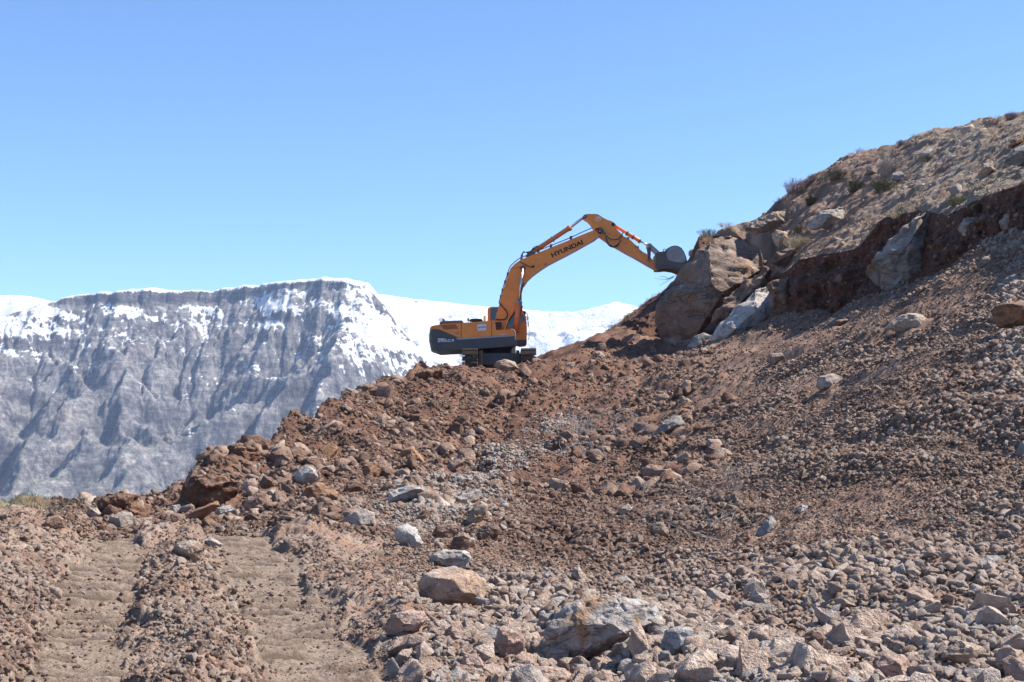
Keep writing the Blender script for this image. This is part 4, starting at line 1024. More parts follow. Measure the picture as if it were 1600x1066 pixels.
# grey crumbled pile at the right edge
field(9000, 1500, 1680, 22, 36, .03, .11, 2.4, lambda px, Y, X: sstep(1520, 1590, px), lambda px, Y, X: .62 + 0 * px, .2, 'pile_stones', 'grey brown stones on the pile at the right edge', 20)
# stones on the hillside and in its cut
def hill_scatter(name, n, part, smin, smax, pw, t0, seed, label, wt=None):
    r = np.random.RandomState(seed)
    a, b = part.shape[:2]
    i = r.uniform(0, 1, n) ** (1.0) * (a - 2); j = r.uniform(0, 560, n)
    ii = i.astype(int); jj = j.astype(int); fi = (i - ii)[:, None]; fj = (j - jj)[:, None]
    P = (part[ii, jj] * (1 - fi) + part[ii + 1, jj] * fi) * (1 - fj) + fj * (part[ii, jj + 1] * (1 - fi) + part[ii + 1, jj + 1] * fi)
    if wt is not None:
        k = r.uniform(0, 1, n) < wt(P); P = P[k]; n = len(P)
    s = smin + (smax - smin) * r.uniform(0, 1, n) ** pw
    S = s[:, None] * r.uniform(.7, 1.3, (n, 3))
    R_ = r.uniform(-1, 1, (n, 3)) * np.array([.8, .8, 3.14])
    ok = clear_of(P[:, 0], P[:, 1], P[:, 2], .9)
    P, S, R_ = P[ok], S[ok], R_[ok]
    t = np.clip(t0(P) + r.normal(0, .15, len(P)), 0, 1)
    return scatter(name, P, R_, S, t, SH_SMALL, LOOSE, label)
hpx = lambda P: P[:, 0] / P[:, 1] * F + 800
hill_scatter('hill_gravel', 26000, hill_top, .02, .09, 3.6, lambda P: .46 + .26 * sstep(1300, 1450, hpx(P)), 31, 'stones strewn over the hillside',
             lambda P: .25 + .75 * sstep(-.1, .3, fbm(P[:, 0] / 1.6, P[:, 1] / 2.0, 3, 88)))
hill_scatter('hill_rocks', 110, hill_top, .12, .50, 2.4, lambda P: .60 + .2 * sstep(1300, 1450, hpx(P)), 32, 'larger half buried rocks of the hillside')
hill_scatter('cut_stones', 2600, face, .02, .11, 3.0, lambda P: .30 + 0 * P[:, 0], 33, 'stones sticking out of the dark earth cut')

# ================================================================== excavator
def paint(name, col, rough=.45, dirt=.5, metal=0.0, bump=.0):
    m = NT(name)
    co = m.co('Object')
    n = m.noise(co, 1.6, 7, .7); n2 = m.noise(co, 9, 5, .7)
    c = m.mix(m.mapr(n2, .3, .7), m.mix(1, col, (.86, .86, .86), 'MULTIPLY'), m.mix(1, col, (1.1, 1.1, 1.1), 'MULTIPLY'))
    c = m.mix(m.math('MULTIPLY', m.mapr(n, .48, .72), dirt), c, (.23, .165, .12))
    c = m.mix(m.math('MULTIPLY', m.mapr(n2, .60, .72), dirt * .6), c, (.12, .08, .055))
    nrm = m.bump(n2, bump, 1) if bump else None
    return m.done(c, nrm, m.mapr(n, .4, .7, rough, rough + .35), metal, .4)
ORANGE = paint('orange_paint', (.88, .28, .055), .42, .26)
ORANGE2 = paint('red_orange_paint', (.70, .20, .06), .4, .25)
DARK = paint('dark_grey_paint', (.075, .076, .084), .5, .35)
BLACK = paint('black_rubber', (.018, .018, .02), .55, .15)
STEEL = paint('worn_steel', (.30, .28, .275), .45, .35, .5, .01)
BUCKETM = paint('bucket_steel', (.135, .118, .112), .6, .6, .3, .02)
TRACKM = paint('track_steel', (.085, .068, .058), .7, .75, .2, .01)
CHROME = paint('chrome_rod', (.62, .62, .64), .18, .05, .9)
SILVER = paint('silver_band', (.36, .36, .37), .5, .25)
WHITE = paint('white_print', (.72, .72, .72), .6, .12)
INK = paint('black_print', (.03, .02, .018), .6, .1)
BLUEP = paint('blue_print', (.20, .27, .45), .6, .1)
m = NT('cab_glass')
m.done((.012, .016, .02), None, .06, 0, .8)
GLASS = m.m

EX0 = Vector(W(775, 576, 62.2))     # the point on the ground under the machine
root = bpy.data.objects.new('excavator', None); C.objects.link(root); root.location = EX0
tag(root, 'orange and dark grey crawler excavator on the crest with its bucket raised against the rock', 'excavator')

def Z1(x, y, Y):                      # enlarged detail of the photograph -> place
    return Vector(W(640 + x / 3.478, 310 + y / 3.478, Y))

class MB:
    def __init__(s): s.bm = bmesh.new()
    def prism(s, pts, y0, y1):
        """pts: (X, Z) outline, y0..y1 thickness"""
        a = [s.bm.verts.new((p[0], y0, p[1])) for p in pts]; b = [s.bm.verts.new((p[0], y1, p[1])) for p in pts]
        n = len(pts)
        s.bm.faces.new(a); s.bm.faces.new(b[::-1])
        for i in range(n): s.bm.faces.new((a[i], b[i], b[(i + 1) % n], a[(i + 1) % n]))
        return s
    def box(s, x0, x1, y0, y1, z0, z1): return s.prism([(x0, z0), (x1, z0), (x1, z1), (x0, z1)], y0, y1)
    def tube(s, path, r, n=10, caps=True):
        path = [Vector(p) for p in path]; rings = []
        rr = r if isinstance(r, (list, tuple)) else [r] * len(path)
        for i, p in enumerate(path):
            d = (path[min(i + 1, len(path) - 1)] - path[max(i - 1, 0)]).normalized()
            up = Vector((0, 1, 0)) if abs(d.y) < .9 else Vector((1, 0, 0))
            a = d.cross(up).normalized(); b = d.cross(a)
            rings.append([s.bm.verts.new(p + (a * math.cos(t) + b * math.sin(t)) * rr[i]) for t in [2 * math.pi * k / n for k in range(n)]])
        for q, w in zip(rings, rings[1:]):
            for k in range(n): s.bm.faces.new((q[k], q[(k + 1) % n], w[(k + 1) % n], w[k]))
        if caps: s.bm.faces.new(rings[0][::-1]); s.bm.faces.new(rings[-1])
        return s
    def cyl(s, c, r, y0, y1, n=18): return s.tube([(c[0], y0, c[1]), (c[0], y1, c[1])], r, n)
    def done(s, name, mat, parent=root, bevel=0.0, smooth=False, label=None):
        if bevel:
            es = [e for e in s.bm.edges if len(e.link_faces) == 2 and e.calc_face_angle(0) > .5]
            try: bmesh.ops.bevel(s.bm, geom=es, offset=bevel, segments=2, profile=.6, affect='EDGES', clamp_overlap=True)
            except Exception: pass
        bmesh.ops.recalc_face_normals(s.bm, faces=s.bm.faces)
        org = EX0
        for v in s.bm.verts: v.co -= org
        me = bpy.data.meshes.new(name); s.bm.to_mesh(me); s.bm.free()
        me.materials.append(mat)
        if smooth:
            for p in me.polygons: p.use_smooth = True
        o = bpy.data.objects.new(name, me); C.objects.link(o)
        o.parent = parent
        if label: o['label'] = label
        return o

def xz(pts, Y): return [(Z1(x, y, Y).x, Z1(x, y, Y).z) for x, y in pts]

def curve_pts(P, k=6):
    """smooth path through P (Catmull-Rom)"""
    P = [Vector(p) for p in P]; Q = [P[0]] + P + [P[-1]]; out = []
    for i in range(1, len(Q) - 2):
        for j in range(k):
            t = j / k; a, b, c, d = Q[i - 1:i + 3]
            out.append(.5 * ((2 * b) + (c - a) * t + (2 * a - 5 * b + 4 * c - d) * t * t + (3 * b - a - 3 * c + d) * t ** 3))
    return out + [P[-1]]

BY = 62.15                                   # middle plane of the boom
YS = 60.75                                   # near side of the upper structure
# --- undercarriage: two tracks pointing at the camera
zt = (H - 543.5) / F * 59.85; zb = zt - .96; rr = .45
for xa, xb in (((722.0 - 800) / F * 59.85, (746 - 800) / F * 59.85), ((813.5 - 800) / F * 59.85, (838 - 800) / F * 59.85)):
    ya, yb = 59.85 + rr, 64.5
    tr = MB(); xm = (xa + xb) / 2
    o = tr.box(xm - .22, xm + .22, ya, yb, zb + .22, zt - .22).done('track', TRACKM, root, .03)
    for yy_ in (ya + .02, yb - .02):
        w_ = MB(); w_.tube([(xm - .2, yy_, zb + .48), (xm + .2, yy_, zb + .48)], .36, 20); w_.done('track_wheel', TRACKM, o, 0.01)
    Lf = yb - ya; per = 2 * Lf + 2 * math.pi * rr * 1.0; n = 46
    for k in range(n):
        s_ = per * k / n
        if s_ < Lf: p = (ya + s_, zb + .03); ang = 0
        elif s_ < Lf + math.pi * rr:
            a = (s_ - Lf) / rr; p = (yb + (rr - .0) * math.sin(a), zb + .03 + rr - rr * math.cos(a)); ang = a
        elif s_ < 2 * Lf + math.pi * rr: p = (yb - (s_ - Lf - math.pi * rr), zb + .03 + 2 * rr); ang = math.pi
        else:
            a = (s_ - 2 * Lf - math.pi * rr) / rr; p = (ya - rr * math.sin(a), zb + .03 + rr + rr * math.cos(a)); ang = math.pi + a
        if k == 0:
            b_ = MB(); b_.box(-(xb - xa) / 2, (xb - xa) / 2, -.092, .092, -.015, .015)
            for gy in (-.07, 0, .07): b_.box(-(xb - xa) / 2 + .01, (xb - xa) / 2 - .01, gy - .008, gy + .008, -.045, -.015)
            bmesh.ops.recalc_face_normals(b_.bm, faces=b_.bm.faces)
            shoe = bpy.data.meshes.new('track_shoe'); b_.bm.to_mesh(shoe); b_.bm.free(); shoe.materials.append(TRACKM)
        sh = bpy.data.objects.new('track_shoe', shoe); C.objects.link(sh); sh.parent = o
        sh.location = Vector((xm, p[0], p[1])) - EX0; sh.rotation_euler = (ang, 0, random.uniform(-.01, .01))
xl = (750 - 800) / F * 60.5; xr = (811 - 800) / F * 60.5
f_ = MB(); f_.box(xl - .1, xr + .1, 60.9, 63.4, zb + .30, zt - .16); f_.done('carbody', DARK, root, .05)
for sx in (xl - .05, xr - .12):
    f_ = MB(); f_.box(sx, sx + .14, 60.2, 64.1, zb + .12, zt - .08); f_.done('track_frame', TRACKM, root, .03)
cx = (780 - 800) / F * 62.2
f_ = MB(); f_.tube([(cx, 62.15, zt - .2), (cx, 62.15, zt + .16)], .72, 36); f_.done('slewing_ring', BLACK, root, 0)

# --- upper structure
def side(pts, Ya, Yb, name, mat, bevel=.03, parent=root, label=None):
    b = MB(); b.prism(xz(pts, YS), Ya, Yb); return b.done(name, mat, parent, bevel, label=label)
up = side([(280, 765), (570, 748), (582, 768), (578, 785), (558, 802), (500, 808), (300, 824), (280, 822)], YS - .02, 63.7, 'deck_frame', DARK, .05)
# counterweight: rounded plan
P_ = xz([(108, 730), (112, 710), (165, 714), (283, 764), (283, 822), (150, 829), (117, 818), (107, 770)], YS)
cwb = MB()
zs = [p[1] for p in P_]
xleft = P_[0][0]
def cw_layer(y, ins): return [(max(p[0], xleft + ins), p[1] if True else 0) for p in P_]
Yst = [(YS - .01, .16), (YS + .02, .08), (YS + .16, .0), (61.6, -.06), (62.3, -.09), (63.0, -.06), (63.5, .0), (63.62, .08), (63.66, .16)]
rings = []
for y, ins in Yst:
    ring = []
    for q, p in enumerate(P_):
        x = p[0]
        if q in (0, 1, 6, 7): x = p[0] + ins
        ring.append(cwb.bm.verts.new((x, y, p[1])))
    rings.append(ring)
cwb.bm.faces.new(rings[0]); cwb.bm.faces.new(rings[-1][::-1])
for a, b in zip(rings, rings[1:]):
    for k in range(len(a)): cwb.bm.faces.new((a[k], b[k], b[(k + 1) % len(a)], a[(k + 1) % len(a)]))
cw = cwb.done('counterweight', DARK, root, .03)
# orange shell over it
side([(109, 712), (112, 700), (122, 692), (160, 686), (166, 716)], YS + .03, 63.6, 'rear_cover', ORANGE, .05)
side([(164, 714), (160, 686), (279, 677), (279, 764)], YS, 62.0, 'hood_panel', ORANGE, .02)
side([(282, 764), (282, 677), (445, 665), (445, 748)], YS, 62.0, 'hood_panel', ORANGE, .02)
side([(448, 748), (448, 665), (464, 669), (470, 716), (548, 712), (560, 716), (570, 730), (574, 748)], YS, 61.7, 'fender_panel', ORANGE, .03)
side([(250, 758), (280, 760), (574, 742), (575, 749), (280, 768), (262, 768)], YS - .025, YS + .05, 'silver_stripe', SILVER, .008)
side([(464, 715), (470, 672), (500, 672), (500, 713)], YS + .12, 61.7, 'battery_box', BLACK, .02)
side([(160, 684), (162, 670), (178, 664), (282, 660), (290, 668), (290, 676)], 61.0, 63.4, 'engine_hood', DARK, .05)
side([(160, 688), (160, 684), (470, 664), (470, 668)], 61.1, 63.6, 'hood_top', ORANGE, .01)
mu = MB(); mu.tube([Z1(408, 668, 61.4), Z1(408, 640, 61.4)], .055, 12); mu.done('exhaust_pipe', SILVER, root)
mu = MB(); mu.tube([Z1(362, 670, 61.8), Z1(362, 657, 61.8)], [.30, .26], 20); mu.done('air_precleaner', BLACK, root)
for x_, z_ in ((183, 655), (318, 652)):
    mu = MB(); mu.tube([Z1(x_ + 4, 668, 61.2), Z1(x_, z_, 61.2)], .045, 8); mu.done('hood_latch', DARK, root)
# louvres
for r_ in range(4):
    for c_ in range(9):
        x_ = 170 + c_ * 9 + r_ * 5; y_ = 690 + r_ * 6.2 - c_ * .55
        side([(x_, y_), (x_ + 5.5, y_ - .4), (x_ + 8, y_ + 4), (x_ + 2.5, y_ + 4.4)], YS - .012, YS + .004, 'louvre', BLACK, 0)
side([(369, 686), (417, 683), (417, 717), (371, 720)], YS - .012, YS + .004, 'sticker', WHITE, 0, label='white rectangular sticker with worn bluish print')
for a_, b_, c_, d_ in ((374, 698, 382, 708), (385, 697, 391, 707), (394, 696, 404, 706), (407, 695, 413, 705)):
    side([(a_, b_), (c_, b_ - .6), (c_, d_ - 2), (a_, d_ - 1.4)], YS - .018, YS - .008, 'print_mark', BLUEP, 0)
side([(256, 725), (268, 724.5), (268, 738), (256, 739)], YS - .012, YS + .003, 'emblem', DARK, 0)
side([(258, 727), (266, 726.6), (266, 736), (258, 737)], YS - .018, YS + .003, 'emblem', ORANGE, 0)
side([(240, 728), (249, 727), (249, 738), (244, 739)], YS - .012, YS + .003, 'emblem', SILVER, 0)
for k in range(5):
    side([(487 + k * 8, 737 - k * .4), (492 + k * 8, 736.6 - k * .4), (492 + k * 8, 741 - k * .4), (487 + k * 8, 741.4 - k * .4)], YS - .012, YS + .003, 'print_mark', WHITE, 0)
side([(279, 677), (282, 677), (282, 765), (279, 765)], YS + .012, YS + .05, 'panel_gap', BLACK, 0)
side([(445, 665), (448, 665), (448, 750), (445, 750)], YS + .012, YS + .05, 'panel_gap', BLACK, 0)
hr = MB(); hr.tube(curve_pts([Z1(550, 712, YS), Z1(566, 716, YS - .02), Z1(575, 735, YS - .03), Z1(573, 770, YS - .02)]), .018, 8); hr.done('handrail', SILVER, root)

def text(s, size, pos, ang, mat, parent, name='lettering', squeeze=1.0, ext=.006):
    cu = bpy.data.curves.new('lettering', 'FONT'); cu.body = s; cu.size = size; cu.extrude = ext; cu.offset = size * .034
    to = bpy.data.objects.new('lettering', cu); C.objects.link(to)
    dg_ = bpy.context.evaluated_depsgraph_get()
    me = bpy.data.meshes.new_from_object(to.evaluated_get(dg_))
    C.objects.unlink(to); bpy.data.objects.remove(to)
    M = Matrix.Translation(Vector(pos) - EX0) @ Matrix.Rotation(-ang, 4, 'Y') @ Matrix.Rotation(math.pi / 2, 4, 'X') @ Matrix.Diagonal((squeeze, 1, 1, 1))
    me.transform(M)
    me.materials.clear(); me.materials.append(mat)
    o = bpy.data.objects.new(name, me); C.objects.link(o); o.parent = parent
    return o
text('290', .215, Z1(152, 781, YS - .014), R(1.5), WHITE, cw, squeeze=1.05)
text('LC-9', .15, Z1(197, 780, YS - .014), R(1.5), WHITE, cw, squeeze=1.15)

# --- cab on the far side
CY0, CY1 = 62.75, 63.8
YC_ = 62.75
def cprism(pts, Ya, Yb, name, mat, bevel=.03, parent=root):
    b = MB(); b.prism(xz(pts, YC_), Ya, Yb); return b.done(name, mat, parent, bevel)
cab = cprism([(423, 668), (424, 606), (428, 596), (440, 590), (560, 590), (604, 596), (618, 612), (634, 650), (638, 700), (637, 790), (430, 800)], CY0, CY1, 'cab', ORANGE, .05)
cprism([(438, 664), (441, 604), (448, 596), (500, 594), (500, 664)], CY0 - .012, CY0 + .02, 'cab_window', GLASS, .006, cab)
cprism([(512, 700), (512, 600), (585, 602), (596, 640), (585, 700)], CY0 - .012, CY0 + .02, 'cab_window', GLASS, .006, cab)
cprism([(592, 690), (594, 664), (612, 625), (622, 640), (626, 664), (612, 672), (602, 690)], CY0 - .012, CY0 + .02, 'cab_window', GLASS, .006, cab)
cprism([(560, 790), (560, 772), (636, 768), (632, 796), (600, 800)], CY0 - .03, CY1 + .02, 'cab_sill', DARK, .02)
hr = MB(); hr.tube(curve_pts([Z1(628, 640, 62.4), Z1(640, 650, 62.3), Z1(648, 690, 62.3), Z1(650, 740, 62.3), Z1(646, 770, 62.4)]), .016, 8); hr.done('handrail', SILVER, root)
hr = MB(); hr.tube(curve_pts([Z1(616, 620, 62.4), Z1(634, 622, 62.3), Z1(642, 640, 62.3), Z1(643, 700, 62.3)]), .016, 8); hr.done('handrail', DARK, root)
b = MB(); b.prism(xz([(618, 612), (630, 614), (632, 632), (622, 634)], 62.3), 62.25, 62.33); b.done('mirror', BLACK, root, .01)
for x_, y_ in ((606, 592), (638, 655)):
    b = MB(); b.tube([Z1(x_, y_, 62.5), Z1(x_ + 8, y_ + 1, 62.5)], [.05, .09], 12); b.done('work_lamp', BLACK, root)

# --- boom
bo = [(466, 655), (478, 610), (492, 555), (506, 505), (522, 455), (536, 412), (549, 380), (570, 358), (600, 336), (650, 315), (700, 295), (770, 266), (850, 234), (930, 201), (1000, 173),
      (1022, 168), (1038, 172), (1043, 186), (1034, 203), (1008, 224), (985, 236), (920, 273), (850, 311), (800, 336), (755, 360), (712, 388), (672, 418), (640, 448), (618, 480), (608, 520), (596, 560), (580, 592),
      (560, 622), (535, 660), (515, 712), (492, 716), (470, 700)]
def bprism(pts, Ya, Yb, name, mat, bevel=.02, parent=root, Yr=BY - .3, label=None):
    b = MB(); b.prism(xz(pts, Yr), Ya, Yb); return b.done(name, mat, parent, bevel, label=label)
boom = bprism(bo, BY - .3, BY + .3, 'boom', ORANGE, .025)
text('HYUNDAI', .262, Z1(774, 322, BY - .305), math.atan2(66, 150), INK, boom, squeeze=1.28)
# flange line under the boom and weld seams
lower = [(1030, 207), (985, 239), (920, 276), (850, 314), (800, 339), (755, 363), (712, 391), (672, 421), (642, 450), (621, 482)]
b = MB(); b.tube([Z1(x, y - 1.2, BY - .3) for x, y in lower], .022, 6); b.tube([Z1(x, y - 1.2, BY + .3) for x, y in lower], .022, 6); b.done('flange', SILVER, boom)
b = MB(); b.tube([Z1(x, y, BY - .305) for x, y in ((549, 384), (580, 378), (612, 372))], .008, 5); b.done('weld_seam', DARK, boom)
# pipes along the back of the boom
pl = [(486, 575), (505, 503), (520, 455), (534, 415), (546, 378), (568, 354), (598, 331), (650, 309), (700, 289), (770, 260), (850, 228), (930, 192), (980, 170), (998, 165)]
for dy in (-.14, .02, .16):
    b = MB(); b.tube(curve_pts([Z1(x, y, BY + dy) + Vector((-.01, 0, .03)) for x, y in pl], 3), .022, 6); b.done('hydraulic_pipe', STEEL, boom)
for x, y in ((700, 291), (768, 264), (877, 219), (506, 505), (534, 418), (497, 540), (520, 460)):
    b = MB(); c_ = Z1(x, y, BY); b.box(c_.x - .05, c_.x + .05, BY - .2, BY + .2, c_.z - .05, c_.z + .09); b.done('pipe_clamp', DARK, boom, .01)
# pins
def pin(x, y, r, ya, yb, mat=BLACK, parent=root, name='pin'):
    c_ = Z1(x, y, BY - .3); b = MB(); b.cyl((c_.x, c_.z), r, ya, yb); return b.done(name, mat, parent, .008)
pin(615, 380, .105, BY - .40, BY + .40, BLACK, boom); pin(615, 380, .055, BY - .43, BY + .43, STEEL, boom)
pin(672, 371, .05, BY - .36, BY - .29, BLACK, boom); pin(738, 358, .03, BY - .33, BY - .29, BLACK, boom); pin(1033, 181, .10, BY - .42, BY + .42, BLACK, boom); pin(1033, 181, .05, BY - .45, BY + .45, STEEL, boom)
b = MB(); b.tube(curve_pts([Z1(598, 345, BY - .32), Z1(625, 358, BY - .34), Z1(652, 372, BY - .34), Z1(670, 374, BY - .33)]), .018, 6); b.done('hose', BLACK, boom)
# boom cylinders, one on each side
for sgn in (-1, 1):
    yy_ = BY + sgn * .44
    A, M_, T = Z1(578, 722, BY - .44), Z1(594, 566, BY - .44), Z1(614, 384, BY - .44)
    A.y = M_.y = T.y = yy_
    b = MB(); b.tube([A, A.lerp(M_, .97), M_], [.125, .125, .10], 18); cyl_ = b.done('boom_cylinder', ORANGE2, root, 0, True)
    b = MB(); b.tube([M_, T], .052, 14); b.done('rod', CHROME, cyl_, 0, True)
    b = MB(); b.tube([M_ - (M_ - A).normalized() * .06, M_ + (M_ - A).normalized() * .04], .145, 16); b.done('gland', STEEL, cyl_)
    b = MB(); b.tube([A + Vector((.14, 0, .5)), M_ + Vector((.12, 0, -.3)), M_ + Vector((.10, 0, .1)), M_ + Vector((.10, 0, .5)), T + Vector((.04, 0, -.6))], .022, 6); b.done('hose', BLACK, cyl_)
b = MB(); b.tube(curve_pts([Z1(490, 570, BY - .33), Z1(505, 590, BY - .36), Z1(524, 610, BY - .38), Z1(532, 630, BY - .38), Z1(522, 655, BY - .36), Z1(495, 660, BY - .34), Z1(468, 658, BY - .34)]), .024, 6); b.done('hose', BLACK, boom)
for q in range(3):
    b = MB(); b.tube(curve_pts([Z1(604 + q * 4, 335, BY - .2 + q * .15), Z1(606 + q * 4, 312, BY - .2 + q * .15), Z1(618, 296 - q * 3, BY - .2 + q * .15), Z1(648, 290 + q * 3, BY - .2 + q * .15), Z1(676, 278 - 6 * q, BY - .2 + q * .1), Z1(700, 262 - 2 * q, BY - .1)]), .016, 6); b.done('hose', BLACK, boom)
# stick cylinder on top of the boom
A, M_, T = Z1(654, 302, BY), Z1(876, 157, BY), Z1(952, 98, BY)
b = MB(); b.tube([A, A.lerp(M_, .93), A.lerp(M_, .935), M_], [.105, .105, .13, .13], 18); sc_ = b.done('stick_cylinder', ORANGE2, root, 0, True)
b = MB(); b.tube([M_, T], .058, 14); b.done('rod', CHROME, sc_, 0, True)
b = MB(); c_ = A.lerp(M_, .55); d_ = (M_ - A).normalized(); b.tube([c_ - d_ * .03, c_ + d_ * .03], .135, 14); b.done('clamp', STEEL, sc_)
b = MB(); b.prism(xz([(630, 318), (640, 300), (662, 292), (684, 298), (676, 312)], BY), BY - .16, BY + .16); b.done('cylinder_bracket', DARK, boom, .02)
# --- stick
so = [(944, 96), (948, 88), (966, 83), (1018, 83), (1030, 88), (1050, 102), (1072, 114), (1098, 122), (1116, 134), (1112, 146), (1120, 160), (1150, 190), (1165, 206), (1188, 214), (1200, 224), (1240, 262), (1262, 286),
      (1296, 304), (1312, 322), (1340, 350), (1362, 362), (1364, 376), (1350, 386), (1330, 382), (1300, 366), (1262, 344), (1220, 320), (1180, 299), (1140, 276), (1098, 252), (1060, 226), (1030, 205), (1016, 186), (1000, 162), (984, 138), (966, 120), (950, 112)]
stick = bprism(so, BY - .22, BY + .22, 'stick', ORANGE, .02)
b = MB(); low = [(1036, 209), (1098, 255), (1140, 279), (1180, 302), (1220, 323), (1262, 347), (1300, 369), (1330, 385)]
b.tube([Z1(x, y - 1, BY - .22) for x, y in low], .022, 6); b.tube([Z1(x, y - 1, BY + .22) for x, y in low], .022, 6); b.done('flange', SILVER, stick)
pin(953, 99, .075, BY - .30, BY + .30, BLACK, stick); pin(953, 99, .04, BY - .32, BY + .32, STEEL, stick)
pin(1106, 141, .07, BY - .28, BY + .28, BLACK, stick)
pin(1300, 336, .065, BY - .30, BY + .30, STEEL, stick); pin(1350, 372, .085, BY - .40, BY + .40, STEEL, stick)
# ring emblem on the stick
b = MB(); c_ = Z1(1022, 113, BY - .226)
b.tube([c_ + Vector((.125 * math.cos(a), 0, .085 * math.sin(a))) for a in np.linspace(0, 2 * math.pi, 25)], .012, 5, False); b.done('emblem', WHITE, stick)
b = MB()
for dx in (-.03, .03): b.tube([c_ + Vector((dx - .015, 0, -.06)), c_ + Vector((dx + .015, 0, .06))], .011, 5)
b.tube([c_ + Vector((-.04, 0, -.01)), c_ + Vector((.04, 0, .012))], .011, 5); b.done('emblem', WHITE, stick)
for i, (x, y) in enumerate(((1188, 218), (1240, 268), (1256, 292), (1226, 262))):
    b = MB(); c_ = Z1(x, y, BY - .2); b.box(c_.x - .05, c_.x + .05, BY - .26, BY + .1, c_.z - .04, c_.z + .06); b.done('pipe_clamp', STEEL, stick, .01)
# loops of hose at the joint
for q, pts in enumerate(([(1010, 168), (1040, 160), (1062, 178), (1075, 205), (1098, 222), (1130, 222), (1152, 205), (1160, 182)],
                         [(1008, 172), (1045, 170), (1066, 190), (1070, 225), (1085, 252), (1108, 262), (1132, 250), (1150, 225)],
                         [(1030, 176), (1056, 186), (1070, 210), (1072, 240), (1092, 262), (1120, 264), (1140, 246)])):
    b = MB(); b.tube(curve_pts([Z1(x, y, BY - .33 - .02 * q) for x, y in pts], 5), .024, 7); b.done('hose', BLACK, stick, 0, True)
# bucket cylinder and linkage
A, M_, T = Z1(1108, 146, BY), Z1(1256, 235, BY), Z1(1298, 258, BY)
b = MB(); b.tube([A, A.lerp(M_, .48), A.lerp(M_, .5), A.lerp(M_, .98), M_], [.07, .07, .09, .09, .07], 16); bc = b.done('bucket_cylinder', ORANGE2, root, 0, True)
b = MB(); b.tube([M_, T], .045, 12); b.done('rod', CHROME, bc, 0, True)
for t_ in (.03, .5, .72, .97):
    b = MB(); c_ = A.lerp(M_, t_); d_ = (M_ - A).normalized(); b.tube([c_ - d_ * .04, c_ + d_ * .04], .115, 12); b.done('clamp', DARK, bc)
for sgn in (-1, 1):
    yy_ = BY + sgn * .27
    b = MB(); b.prism(xz([(1290, 252), (1306, 250), (1309, 262), (1306, 330), (1298, 342), (1291, 334), (1296, 300)], BY), yy_ - .03, yy_ + .03); b.done('rocker_link', DARK, root, .008)
    b = MB(); b.prism(xz([(1294, 250), (1308, 250), (1354, 292), (1362, 308), (1350, 316), (1338, 306), (1296, 266)], BY), yy_ * 1 - sgn * .09 - .035, yy_ - sgn * .09 + .035); b.done('push_link', STEEL, root, .008)
pin(1300, 258, .075, BY - .34, BY + .34, STEEL)
# --- bucket: two side plates, a curved shell, lip and teeth
BW = .62
bside = [(1338, 300), (1352, 292), (1368, 290), (1386, 287), (1400, 272), (1420, 261), (1440, 256), (1460, 259), (1478, 270), (1492, 290), (1503, 318), (1512, 350), (1516, 378), (1506, 390), (1480, 384), (1440, 371), (1400, 362), (1372, 360), (1356, 384), (1342, 382), (1338, 350)]
bk = MB(); bk.prism(xz(bside, BY - BW), BY - BW, BY - BW + .04); bucket = bk.done('bucket', BUCKETM, root, .008)
bk = MB(); bk.prism(xz(bside, BY - BW), BY + BW - .04, BY + BW); bk.done('side_plate', STEEL, bucket, .008)
sh_out = [(1372, 290), (1388, 286), (1400, 272), (1420, 261), (1440, 256), (1460, 259), (1478, 270), (1492, 290), (1503, 318), (1512, 350), (1518, 380)]
def shell(path, th):
    pts = [Vector(p) for p in path]; inn = []
    cen = Vector((Z1(1430, 330, BY).x, Z1(1430, 330, BY).z))
    for p in pts: inn.append(p + (cen - p).normalized() * th)
    return [tuple(p) for p in pts] + [tuple(p) for p in inn[::-1]]
bk = MB(); bk.prism(shell(xz(sh_out, BY - BW), .045), BY - BW + .03, BY + BW - .03); bk.done('shell', STEEL, bucket)
bk = MB(); bk.prism(xz([(1362, 384), (1350, 372), (1372, 360), (1400, 361), (1440, 370), (1480, 383), (1508, 390), (1506, 396), (1485, 404), (1440, 386), (1400, 380)], BY - BW), BY - BW + .02, BY + BW - .02); bk.done('floor_plate', DARK, bucket, .01)
bk = MB(); bk.prism(xz([(1402,276),(1420,265),(1440,261),(1459,263),(1475,275),(1488,293),(1498,320),(1500,338),(1478,350),(1440,345),(1405,335),(1396,310)], BY - BW), BY - BW - .02, BY - BW + .01); bk.done('wear_plate', STEEL, bucket, .008)
for k in range(5):
    yy_ = BY - BW + .08 + k * (2 * BW - .16) / 4
    bk = MB(); bk.prism(xz([(1500, 362), (1512, 360), (1524, 392), (1516, 400), (1500, 388)], BY - BW), yy_ - .055, yy_ + .055); bk.done('tooth', STEEL, bucket, .01)
for yy_ in (BY - .30, BY + .22):
    bk = MB(); bk.prism(xz([(1336, 302), (1352, 290), (1396, 286), (1396, 340), (1372, 366), (1354, 388), (1340, 384), (1334, 350)], BY - BW), yy_, yy_ + .08); bk.done('ear_plate', STEEL, bucket, .01)
b = MB(); b.tube(curve_pts([Z1(1378, 288, BY - .3), Z1(1380, 278, BY - .3), Z1(1390, 276, BY - .3), Z1(1396, 284, BY - .3)]), .02, 6); b.done('lifting_eye', STEEL, bucket)

